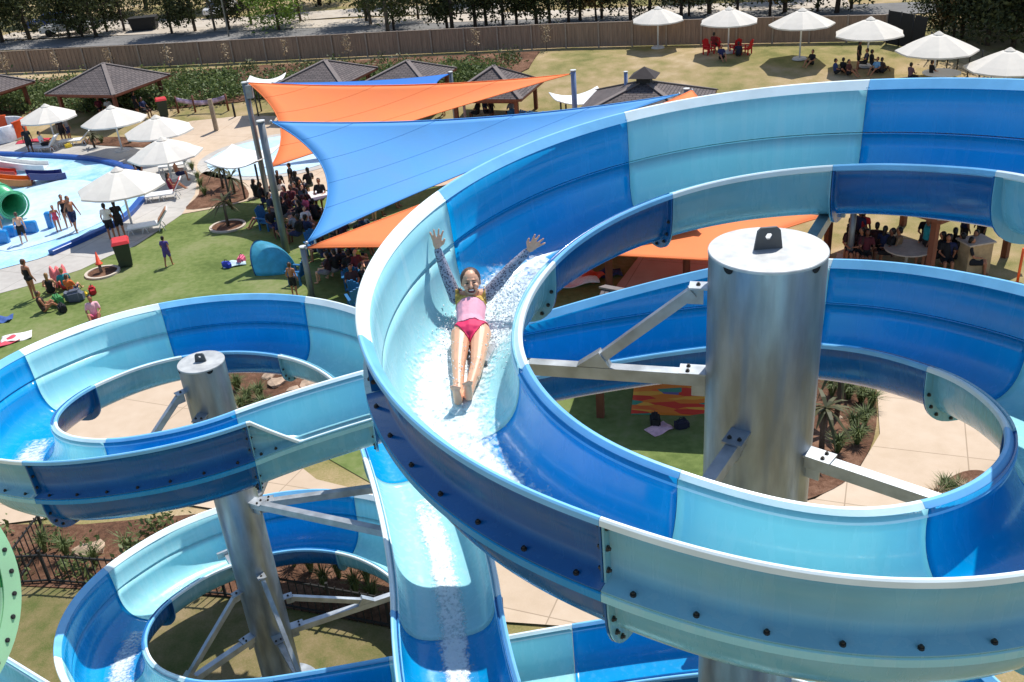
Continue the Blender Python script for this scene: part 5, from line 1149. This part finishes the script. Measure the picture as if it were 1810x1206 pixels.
for px, py, rz in [(905, 222, 190), (922, 224, 180), (940, 226, 170), (957, 228, 200)]: chair(px, py, rz, 'blue slatted armchair beside the pavilion at the end of the orange sail', 'plastic_blue', 'blue armchairs by the far pavilion')
for px, py, rz in [(500, 380, 100), (475, 405, 60)]: chair(px, py, rz, 'blue slatted armchair behind the thick grey mast', 'plastic_blue', 'blue armchairs by the thick mast')
for px, py, rz in [(1252, 96, 30), (1300, 94, 200), (1320, 96, 230), (1265, 90, 170)]: chair(px, py, rz, 'red folding chair under the umbrella on the dry hill', (190, 24, 30), 'red chairs on the hill', .85)
M_WPL = mat('white_plastic', (.74, .74, .73), .4, var=.04)
def table(px, py, rad, h, label, m_=M_WPL):
    th = thing('table', label, 'table', at(px, py)); MB().lathe([(0, h), (rad, h), (rad, h - .04), (0, h - .04)], 24, smooth=False).build('tabletop', m_, th)
    MB().tube([(0, 0, 0), (0, 0, h - .03)], .05, 8).build('pedestal', m_, th); MB().lathe([(0, .04), (rad * .5, .03), (rad * .5, 0)], 16, smooth=False).build('foot', m_, th)
table(612, 418, .5, .65, 'round white table in the shade behind the low orange sail'); table(1662, 146, .9, .5, 'round white table under the hill umbrella'); table(560, 372, .6, .65, 'round white table beside the splash pad canopy'); table(505, 372, .7, .65, 'pale table between the two grey masts', mat('pale_wood', (.5, .42, .33), .6))
table(1600, 474, .7, .7, 'pale table under the timber pavilion behind the loop', MATS['pale_wood'])
def lounger(px, py, rz, label, col=None, back=45):
    th = thing('lounger', label, 'lounger', at(px, py), R(rz), 'white pool loungers'); a = R(back)
    MB().box((0, .35, .30), (.6, 1.2, .05)).build('seat', M_WPL, th)
    for q in range(0): pass
    MB().box((0, -.25 - .33 * math.cos(a), .32 + .33 * math.sin(a)), (.6, .7, .05), Matrix.Rotation(-a, 3, 'X')).build('backrest', M_WPL, th)
    for x in (-.27, .27):
        for y in (-.35, .3, .85):
            MB().tube([(x, y - .12, 0), (x, y - .06, .2), (x, y, .29), (x, y + .06, .2), (x, y + .12, 0)], .022, 6).build('leg', M_WPL, th)
    if col: MB().box((0, -.25 - .3 * math.cos(a), .37 + .33 * math.sin(a)), (.5, .6, .03), Matrix.Rotation(-a, 3, 'X')).build('towel', cloth(col), th)
lounger(300, 352, 100, 'white lounger holding a sunbather under the cream umbrella', RED, 55)
lounger(272, 408, 105, 'empty white lounger with a tan bag on its backrest beside the lawn', (176, 130, 100), 50)
lounger(85, 268, 90, 'white lounger draped with a pale towel at the far pool edge', WHT, 50); lounger(140, 256, 95, 'white lounger beside the yellow bucket', None, 40); lounger(318, 300, 110, 'white lounger in the umbrella shade behind the sunbather', GRY, 50)
def bin_(px, py, sc, label):
    th = thing('wheelie_bin', label, 'bin', at(px, py), R(20)); th.scale = (sc,) * 3
    b = MB(); b.add([(-.24, -.28, .08), (.24, -.28, .08), (.24, .25, .08), (-.24, .25, .08), (-.3, -.36, 1.0), (.3, -.36, 1.0), (.3, .33, 1.0), (-.3, .33, 1.0)], [(3, 2, 1, 0), (0, 1, 5, 4), (1, 2, 6, 5), (2, 3, 7, 6), (3, 0, 4, 7), (4, 5, 6, 7)]); b.build('bin_body', mat('bin_green', srgb(38, 52, 38), .55), th)
    l_ = MB(); l_.add([(-.33, -.4, 1.0), (.33, -.4, 1.0), (.33, .38, 1.02), (-.33, .38, 1.02), (-.27, -.32, 1.1), (.27, -.32, 1.1), (.27, .36, 1.1), (-.27, .36, 1.1)], [(3, 2, 1, 0), (0, 1, 5, 4), (1, 2, 6, 5), (2, 3, 7, 6), (3, 0, 4, 7), (4, 5, 6, 7)]); l_.build('lid', mat('bin_red', srgb(196, 44, 46), .5), th)
    for s_ in (-1, 1): o = MB().lathe([(.0, -.03), (.1, -.03), (.1, .03), (0, .03)], 12, smooth=False).build('wheel', M_BLK, th); o.location = (.2 * s_, .28, .1); o.rotation_euler = (0, R(90), 0)
bin_(224, 470, .95, 'dark green wheelie bin with a red lid at the lawn edge'); bin_(291, 206, .95, 'dark wheelie bin with a red lid beside the large pavilion'); bin_(690, 198, .9, 'red-lidded wheelie bin between the far pavilions')
# traffic cone on a stump
th = thing('traffic_cone', 'orange traffic cone standing on a stump in the mulch ring', 'cone', at(180, 484))
MB().tube([(0, 0, 0), (0, 0, .38)], .055, 10).build('stump', BARKL, th); MB().lathe([(.13, .38), (.13, .41), (.09, .42), (.02, .85), (0, .86)], 14).build('cone_body', mat('cone_orange', srgb(226, 74, 36), .5), th); MB().lathe([(.073, .52), (.05, .66)], 14).build('white_band', M_WPL, th)
# pop-up tent
th = thing('beach_tent', 'light blue pop-up beach tent beside the thick grey mast', 'tent', at(474, 474), R(-25)); vs = []; fs = []; n1 = 20; n2 = 14
for i in range(n1 + 1):
    a = math.pi * i / n1                              # round the hoop, from one foot to the other
    for j in range(n2 + 1):
        q = j / n2; k = math.sqrt(max(0, 1 - q ** 2.2)); vs.append((-.72 * math.cos(a) * (1 - .55 * q * q), -.32 * math.sin(a) * (1 - q) + 1.0 * q, .98 * math.sin(a) * k + .01))
fs = [(i * (n2 + 1) + j, (i + 1) * (n2 + 1) + j, (i + 1) * (n2 + 1) + j + 1, i * (n2 + 1) + j + 1) for i in range(n1) for j in range(n2)]
mb = MB(); mb.add(vs, fs, True); o = mb.build('tent_fabric', mat('tent_blue', srgb(120, 214, 238), .45, var=.1, scale=5, trans=.7, bump=.3, bscale=4), th); md = o.modifiers.new('t', 'SOLIDIFY'); md.thickness = .01
MB().tube([(-.72 * math.cos(math.pi * i / 20), -.32 * math.sin(math.pi * i / 20), .98 * math.sin(math.pi * i / 20) + .01) for i in range(21)], .02, 6).build('hoop', mat('tent_navy', srgb(20, 70, 130), .5), th)
th.rotation_euler = (0, 0, R(-115))
# bags, towels, mats
def bag(px, py, c, s_, label, group='bags and towels on the grass'):
    th = thing('bag', label, 'bag', at(px, py), random.uniform(0, 6), group); bm = bmesh.new(); bmesh.ops.create_cube(bm, size=1); bmesh.ops.bevel(bm, geom=list(bm.edges), offset=.2, segments=3, affect='EDGES')
    for v in bm.verts: v.co = Vector((v.co.x * .5 * s_, v.co.y * .3 * s_, (v.co.z + .5) * .36 * s_ * (1 + .15 * math.sin(9 * v.co.x))))
    me = bpy.data.meshes.new('bag_body'); bm.to_mesh(me); bm.free(); me.materials.append(cloth(c)); inst('bag_body', me, th)
    MB().tube([(-.12 * s_, 0, .33 * s_), (-.08 * s_, 0, .46 * s_), (.08 * s_, 0, .46 * s_), (.12 * s_, 0, .33 * s_)], .012, 5).build('handle', cloth(BLK), th)
bag(105, 540, GRN, 1.0, 'bright green bag in the picnic group'); bag(135, 533, (90, 96, 110), 1.2, 'grey backpack in the picnic group'); bag(165, 520, RED, .8, 'red bag at the edge of the picnic group'); bag(112, 552, BLK, .8, 'black bag in front of the picnic group'); bag(150, 525, YEL, .5, 'small yellow bag between the backpack and the towels')
bag(402, 474, (40, 60, 170), .7, 'blue bag left of the pop-up tent'); bag(428, 466, PNK, .8, 'pink bag against the pop-up tent'); bag(1158, 752, BLK, .8, 'black bag on the shaded grass inside the big loop'); bag(1205, 758, (30, 30, 50), .7, 'dark navy bag on the shaded grass beside the striped rug'); bag(122, 262, YEL, .7, 'yellow bucket bag beside the lounger')
def cloth_heap(px, py, wx, wy, c, label, rz=0, c2=None, flat=.05):
    n = 14; vs = []; sd0 = random.uniform(0, 9)
    for i in range(n + 1):
        for j in range(n + 1):
            u = i / n - .5; v = j / n - .5; vs.append((u * wx, v * wy, .02 + flat * (1 + math.sin(7 * u + sd0) * math.cos(6 * v + sd0 * 2) + .5 * math.sin(15 * u * v + sd0)) * (1 - 3.5 * max(abs(u), abs(v)) ** 3)))
    fs = [(i * (n + 1) + j, (i + 1) * (n + 1) + j, (i + 1) * (n + 1) + j + 1, i * (n + 1) + j + 1) for i in range(n) for j in range(n)]
    mb = MB(); mb.add(vs, fs, True); o = mb.build('towel', cloth(c) if not isinstance(c, bpy.types.Material) else c); o.location = at(px, py, .02); o.rotation_euler = (0, 0, R(rz)); md = o.modifiers.new('t', 'SOLIDIFY'); md.thickness = .015; return tag(o, label, 'towel', 'bags and towels on the grass')
cloth_heap(30, 598, .9, .6, WHT, 'crumpled white towel on the lawn above the slide rim', 20); cloth_heap(12, 606, .7, .5, (210, 80, 96), 'red towel beside the crumpled white towel', 40); cloth_heap(8, 566, .5, .5, (60, 90, 150), 'blue towel at the lawn edge', 10)
cloth_heap(415, 468, .8, .5, (190, 210, 216), 'pale towel between the blue bag and the tent', 15); cloth_heap(1165, 760, .6, .4, (226, 180, 190), 'pink towel beside the black bag', 30, flat=.03)
cloth_heap(1020, 498, 1.3, .9, WHT, 'white towel heap seen under the inner rim of the loop', 10, flat=.1); cloth_heap(1045, 492, .8, .7, (200, 90, 60), 'orange towel beside the white towel heap', 40, flat=.1); cloth_heap(1080, 486, .7, .6, NAV, 'navy towel beside the white towel heap', 0, flat=.1)
cloth_heap(655, 545, .9, .5, WHT, 'white towel over the blue chairs by the slide', 30, flat=.1); cloth_heap(60, 250, 1.8, .7, (190, 50, 70), 'red towel spread behind the pool lounger', 0); cloth_heap(108, 500, .55, .9, (226, 120, 120), 'pink striped towel held up in the picnic group', 30, flat=.35)
def rugmat():
    M_ = mat('striped_rug', srgb(220, 110, 40), .9); n = M_.node_tree; b = n.nodes['Principled BSDF']; tc = n.nodes['Texture Coordinate']
    mp = n.nodes.new('ShaderNodeMapping'); mp.inputs['Scale'].default_value = (1.6, 5.5, 1); n.links.new(tc.outputs['Object'], mp.inputs[0])
    vo = n.nodes.new('ShaderNodeTexVoronoi'); vo.inputs['Scale'].default_value = 1.0; vo.inputs['Randomness'].default_value = .7; n.links.new(mp.outputs[0], vo.inputs['Vector'])
    se = n.nodes.new('ShaderNodeSeparateColor'); n.links.new(vo.outputs['Color'], se.inputs[0])
    rp = n.nodes.new('ShaderNodeValToRGB'); rp.color_ramp.interpolation = 'CONSTANT'; el = rp.color_ramp.elements; el[0].color = (*srgb(240, 132, 36), 1); el[1].position = .34; el[1].color = (*srgb(228, 62, 36), 1)
    for p_, c_ in ((.58, (246, 176, 60)), (.76, (110, 104, 150)), (.84, (70, 150, 120)), (.9, (240, 110, 40))): e = el.new(p_); e.color = (*srgb(*c_), 1)
    n.links.new(se.outputs[0], rp.inputs[0]); n.links.new(rp.outputs[0], b.inputs['Base Color']); return M_
o = cloth_heap(1210, 706, 2.6, 1.6, rugmat(), 'orange and red patterned rug on the shaded grass beside the wide column', -12, flat=.006); o.name = 'picnic_rug'; o['category'] = 'rug'
# timber posts, net, bollards
for px, py, tx, ty, lb in [(383, 232, 373, 175, 'tall square timber post on the sand paving')]:
    p = at(px, py); h = zt(p, tx, ty); o = MB().box((0, 0, h / 2), (.2, .2, h)).build('timber_post', mat('grey_timber', (.30, .23, .16), .85, var=.2, scale=6, vscale=(1, 1, .2))); o.location = p; tag(o, lb, 'post')
n0, n1_ = at(316, 200), at(404, 196); th = thing('hammock_net', 'striped net slung between short dark posts beside the pavilion', 'net', tuple(n0)); d = n1_ - n0
for q in (0, .34, 1): MB().tube([d * q, d * q + Vector((0, 0, .95))], .06, 8).build('post', M_WOOD, th)
vs = []; fs = []
for i in range(13):
    q = i / 12; z = .9 - .25 * math.sin(math.pi * q)
    for hz in (0, .12, .25): vs.append(d * q + Vector((0, -.05 * hz, z - hz)))
fs = [(i * 3 + j, (i + 1) * 3 + j, (i + 1) * 3 + j + 1, i * 3 + j + 1) for i in range(12) for j in range(2)]
mb = MB(); mb.add(vs, fs, True); o = mb.build('net_fabric', mat('net_cloth', srgb(196, 170, 190), .9, var=.5, scale=3), th); md = o.modifiers.new('t', 'SOLIDIFY'); md.thickness = .02
o = MB().tube([(0, 0, 0), (0, 0, .8)], .06, 10).build('bollard', M_BLK); o.location = at(416, 208); tag(o, 'short black bollard beside the sand paving', 'bollard')
# wooden counter seen through the loop
th = thing('counter', 'pale timber counter box beside the crowd seen through the loop', 'counter', at(1716, 480), R(10)); MB().box((0, 0, .5), (.8, .6, 1.0)).build('cabinet', mat('ply', (.42, .30, .16), .7, var=.15), th); MB().box((0, 0, 1.03), (.9, .7, .05)).build('worktop', MATS['pale_wood'], th)
th = thing('warning_post', 'thin orange warning post beside the pavilion crowd', 'post', at(1797, 505)); MB().tube([(0, 0, 0), (0, 0, 1.2)], .04, 8).build('shaft', mat('warn_orange', srgb(230, 90, 30), .5), th); MB().lathe([(0, .05), (.2, .04), (.2, 0)], 14).build('foot', M_BLK, th)
# ------------------------------------------------------------------ pool toys
def lane(px0, py0, px1, py1, wd, h0, c, th, name='slide_lane'):
    a = at(px0, py0); b = at(px1, py1); o0 = th.location; st = []
    for i in range(9):
        q = i / 8; p = a.lerp(b, q); z = h0 * (1 - q) ** 1.5 + .12; st.append((p - o0 + Vector((0, 0, z)), (b - a).normalized(), None))
    d = (b - a); d.z = 0; d.normalize(); s_ = Vector((d.y, -d.x, 0)); st = [(p, d, s_) for p, _, _ in st]
    mb = MB(); w2 = wd / 2; sweep(mb, st, [(-w2, .22), (-w2 + .06, .22), (-w2 + .08, .03), (w2 - .08, .03), (w2 - .06, .22), (w2, .22), (w2, -.1), (-w2, -.1)], smooth=False); mb.build(name, mat('pool_%d_%d_%d' % c, srgb(*c), .3, var=.06, coat=.4), th)
th = thing('pool_slide', 'low multi-lane pool slide with white, red and orange lanes ending in navy', 'pool slide', tuple(at(40, 320)))
lane(-40, 312, 84, 300, .8, .9, (226, 226, 222), th); lane(-60, 326, 30, 312, .6, .9, (190, 60, 40), th); lane(-50, 342, 60, 326, .8, .8, (214, 116, 40), th); lane(55, 328, 115, 314, .9, .35, (34, 44, 110), th)
th = thing('tube_slide', 'green tube slide opening into a blue splash box in the wading pool', 'pool slide', tuple(at(40, 408)))
o0 = th.location; A = at(-40, 352) - o0 + Vector((0, 0, 1.1)); B = at(34, 392) - o0 + Vector((0, 0, .75)); dd = (B - A)
mg = mat('tube_green', srgb(70, 176, 120), .3, var=.08, coat=.4)
mb = MB(); mb.tube([A, A.lerp(B, .5) + Vector((0, 0, -.02)), B], .48, 24, cap=False); o = mb.build('tube', mg, th); md = o.modifiers.new('t', 'SOLIDIFY'); md.thickness = .05
for i in range(4): mb = MB(); q = A.lerp(B, .25 * i + .2); mb.tube([q, q + dd.normalized() * .08], .53, 24, cap=False); o = mb.build('joint_band', mg, th); o.modifiers.new('t', 'SOLIDIFY').thickness = .04
mb = MB(); mb.tube([B, B + dd.normalized() * .06], .56, 24, cap=False); o = mb.build('mouth_rim', mg, th); o.modifiers.new('t', 'SOLIDIFY').thickness = .07
pb = mat('pool_box_blue', srgb(20, 130, 200), .3, coat=.4)
for px, py, w_, h_ in [(50, 414, .9, .55), (22, 420, .5, .5), (92, 405, .25, .75), (8, 432, .5, .6)]:
    p = at(px, py) - o0; bm = MB().box(p + Vector((0, 0, h_ / 2)), (w_, .25, h_)); oo = bm.build('splash_panel', pb, th); oo.modifiers.new('b', 'BEVEL').width = .05
th = thing('pool_structure', 'red and white rounded pool structure at the pavilion end of the pool', 'play structure', tuple(at(0, 245)))
MB().lathe([(1.5, 0), (1.5, .85), (1.44, .9), (1.38, .85), (1.38, 0)], 40).build('drum', mat('pool_white', (.72, .74, .76), .35, coat=.3), th)
for k, (a0, a1) in enumerate([(-.5, .3), (1.6, 2.6), (3.6, 4.4)]):
    mb = MB(); vs = []
    for i in range(9):
        a = a0 + (a1 - a0) * i / 8
        for r_, z in ((1.52, .1), (1.52, .98), (1.36, .98), (1.36, .1)): vs.append((r_ * math.cos(a), r_ * math.sin(a), z))
    mb.add(vs, [(i * 4 + j, (i + 1) * 4 + j, (i + 1) * 4 + (j + 1) % 4, i * 4 + (j + 1) % 4) for i in range(8) for j in range(4)] + [(0, 1, 2, 3), (35, 34, 33, 32)]); mb.build('orange_panel', mat('pool_orange', srgb(214, 84, 40), .4), th)
# ------------------------------------------------------------------ vehicles beyond the fence
def car(px, py, rz, c, label, van=False, sc=.9):
    th = thing('parked_car', label, 'van' if van else 'car', at(px, py, .08), R(rz)); th.scale = (sc,) * 3
    pm = mat('paint_%d_%d_%d' % c, srgb(*c), .25, var=.03, coat=.8); gl = mat('car_glass', (.02, .025, .03), .08, spec=.8)
    L, W_ = 4.4, 1.75
    lo = [(-2.2, .32), (-2.2, .72), (-2.05, .86), (-1.1, .93), (1.35, .95), (2.1, .9), (2.2, .7), (2.2, .32)]
    up = [(-1.15, .92), (-.45, 1.40), (1.15, 1.42), (1.75, .95)] if not van else [(-1.5, .92), (-.95, 1.85), (2.1, 1.9), (2.17, .92)]
    def ext(prof, w0, w1): 
        n = len(prof); zt_ = max(z for _, z in prof); vs = []
        for s_ in (-1, 1): vs += [(x, s_ * (w0 + (w1 - w0) * max(0, (z - .9)) / max(.01, zt_ - .9)) / 2, z) for x, z in prof]
        return vs, [tuple(range(n)), tuple(range(2 * n - 1, n - 1, -1))] + [(i, n + i, n + (i + 1) % n, (i + 1) % n) for i in range(n)]
    o = MB().add(*ext(lo, W_, W_)).build('body', pm, th); o.modifiers.new('b', 'BEVEL').width = .07
    o = MB().add(*ext(up, W_ * .95, W_ * .78)).build('cabin', pm, th); o.modifiers.new('b', 'BEVEL').width = .05
    z0, z1 = (1.0, 1.33) if not van else (1.1, 1.6)
    for s_ in (-1, 1):
        for x0, x1 in ((-.62, .28), (.36, 1.2)):
            MB().add([(x0 - .12, s_ * W_ * .47, z0), (x1, s_ * W_ * .47, z0), (x1 - .05, s_ * W_ * .415, z1), (x0 + .15, s_ * W_ * .415, z1)], [(0, 1, 2, 3)]).build('side_window', gl, th)
    MB().add([(up[0][0] - .0, -.7, z0), (up[0][0], .7, z0), (up[1][0] - .06, .62, z1), (up[1][0] - .06, -.62, z1)], [(0, 1, 2, 3)]).build('windscreen', gl, th)
    MB().add([(up[3][0] + .02, .68, z0), (up[3][0] + .02, -.68, z0), (up[2][0] + .1, -.6, z1), (up[2][0] + .1, .6, z1)], [(0, 1, 2, 3)]).build('rear_window', gl, th)
    for x in (-1.4, 1.35):
        for s_ in (-1, 1):
            o = MB().lathe([(0, -.1), (.2, -.1), (.32, -.09), (.32, .09), (.2, .1), (0, .1)], 18, smooth=False).build('wheel', M_BLK, th); o.location = (x, s_ * .8, .32); o.rotation_euler = (R(90), 0, 0)
    for s_ in (-1, 1): MB().box((-2.19, s_ * .62, .7), (.06, .32, .12)).build('headlight', M_WPL, th)
car(120, 60, 8, (222, 224, 226), 'white parked sedan under the dark trees'); car(92, 50, 12, (30, 60, 120), 'dark blue parked car behind the white sedan'); car(392, 26, 80, (225, 225, 225), 'white van parked among the trees on the gravel', True)
th = thing('skip_bin', 'dark steel skip bin standing beside the gravel track', 'skip', at(258, 54), R(5)); MB().add([(-.9, -.6, .05), (.9, -.6, .05), (.9, .6, .05), (-.9, .6, .05), (-1.1, -.7, 1.1), (1.1, -.7, 1.1), (1.1, .7, 1.1), (-1.1, .7, 1.1)], [(3, 2, 1, 0), (0, 1, 5, 4), (1, 2, 6, 5), (2, 3, 7, 6), (3, 0, 4, 7), (4, 5, 6, 7)]).build('hopper', M_BLK, th); MB().box((0, -.74, 1.05), (2.2, .06, .1)).build('lip', M_BLK, th)
p = at(405, 66); th = thing('street_lamp', 'slim grey lamp post beside the road behind the fence', 'lamp post', p); MB().tube([(0, 0, 0), (0, 0, 5.5)], [.07, .05], 8).build('pole', M_MAST, th); MB().box((0, -.3, 5.5), (.2, .7, .1)).build('lamp_head', M_MAST, th)
# ------------------------------------------------------------------ green slide cropped at the frame edge
M_GRN = mat('gelcoat_green', srgb(184, 232, 190), .25, var=.06, scale=2, coat=.5, trans=.35); M_DGR = mat('gelcoat_dark_green', srgb(0, 120, 60), .25, var=.06, coat=.5); M_YGR = mat('gelcoat_yellow', srgb(222, 226, 120), .25, var=.06, coat=.5, trans=.35)
th = thing('green_slide', 'green and yellow tube slide with a bolted flange beside the slim column loops', 'water slide', (0, 0, 0))
c = at_depth(-252, 1085, 5.0); ax = (Vector((0, 0, CAMH)) - c).normalized(); ax = (ax + Vector((.35, 0, .1))).normalized(); e1 = ax.cross(Vector((0, 0, 1))).normalized(); e2 = e1.cross(ax).normalized(); RG = .90
def circ(r_, off, a): return c + ax * off + e1 * (r_ * math.cos(a)) + e2 * (r_ * math.sin(a))
def ringband(r0, o0, r1, o1, a0, a1, n=40): 
    vs = []; 
    for i in range(n + 1):
        a = a0 + (a1 - a0) * i / n; vs += [circ(r0, o0, a), circ(r1, o1, a)]
    return vs, [(2 * i, 2 * i + 1, 2 * i + 3, 2 * i + 2) for i in range(n)]
for k, (a0, a1, m_) in enumerate([(0, 2.2, M_YGR), (2.2, 4.2, M_GRN), (4.2, 2 * math.pi, M_GRN)]):
    o = MB().add(*ringband(RG - .02, -1.6, RG - .02, .1, a0, a1), True).build('tube_panel', m_, th); o.modifiers.new('t', 'SOLIDIFY').thickness = .012
o = MB().add(*ringband(RG - .02, .10, RG + .10, .10, 0, 2 * math.pi, 80)).build('flange', M_GRN, th); o.modifiers.new('t', 'SOLIDIFY').thickness = .02
o = MB().add(*ringband(RG - .30, -1.6, RG - .02, .1, 2.9, 3.6)).build('splash_guard', M_DGR, th); o.modifiers.new('t', 'SOLIDIFY').thickness = .012
for i in range(36):
    a = 2 * math.pi * i / 36; add_bolt(th, circ(RG + .05, .115, a), ax)

# ------------------------------------------------------------------ flume end beside the green slide
th = thing('flume_end', 'light blue flume end low on the grass beside the green slide', 'water slide', (0, 0, 0))
A = at(-120, 1150, .55); B = at(95, 1290, .45); st = []
for i in range(9):
    p = A.lerp(B, i / 8); d = (B - A); d.z = 0; d.normalize(); st.append((p, d, Vector((d.y, -d.x, 0))))
mb = MB(); sweep(mb, st, TI + TO[::-1]); tp = mb.build('trough_panel', M_LIGHT, th)
for s_ in (-1, 1):
    lip = [(s_ * (WH - 0.012), -0.06), (s_ * (WH + 0.052), 0.014), (s_ * (WH + 0.084), 0.018), (s_ * (WH + 0.086), -0.03), (s_ * (WH + 0.066), 0.0), (s_ * (WH + 0.006), -0.07)]
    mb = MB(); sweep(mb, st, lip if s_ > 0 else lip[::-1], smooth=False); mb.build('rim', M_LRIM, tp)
gs = next(o for o in bpy.data.objects if o.name.startswith('green_slide'))
pb_ = c - ax * .9 - e2 * RG
MB().tube([(pb_.x, pb_.y, terrain(pb_.x, pb_.y)), tuple(pb_)], .12, 16).build('support_post', M_GALV, gs)
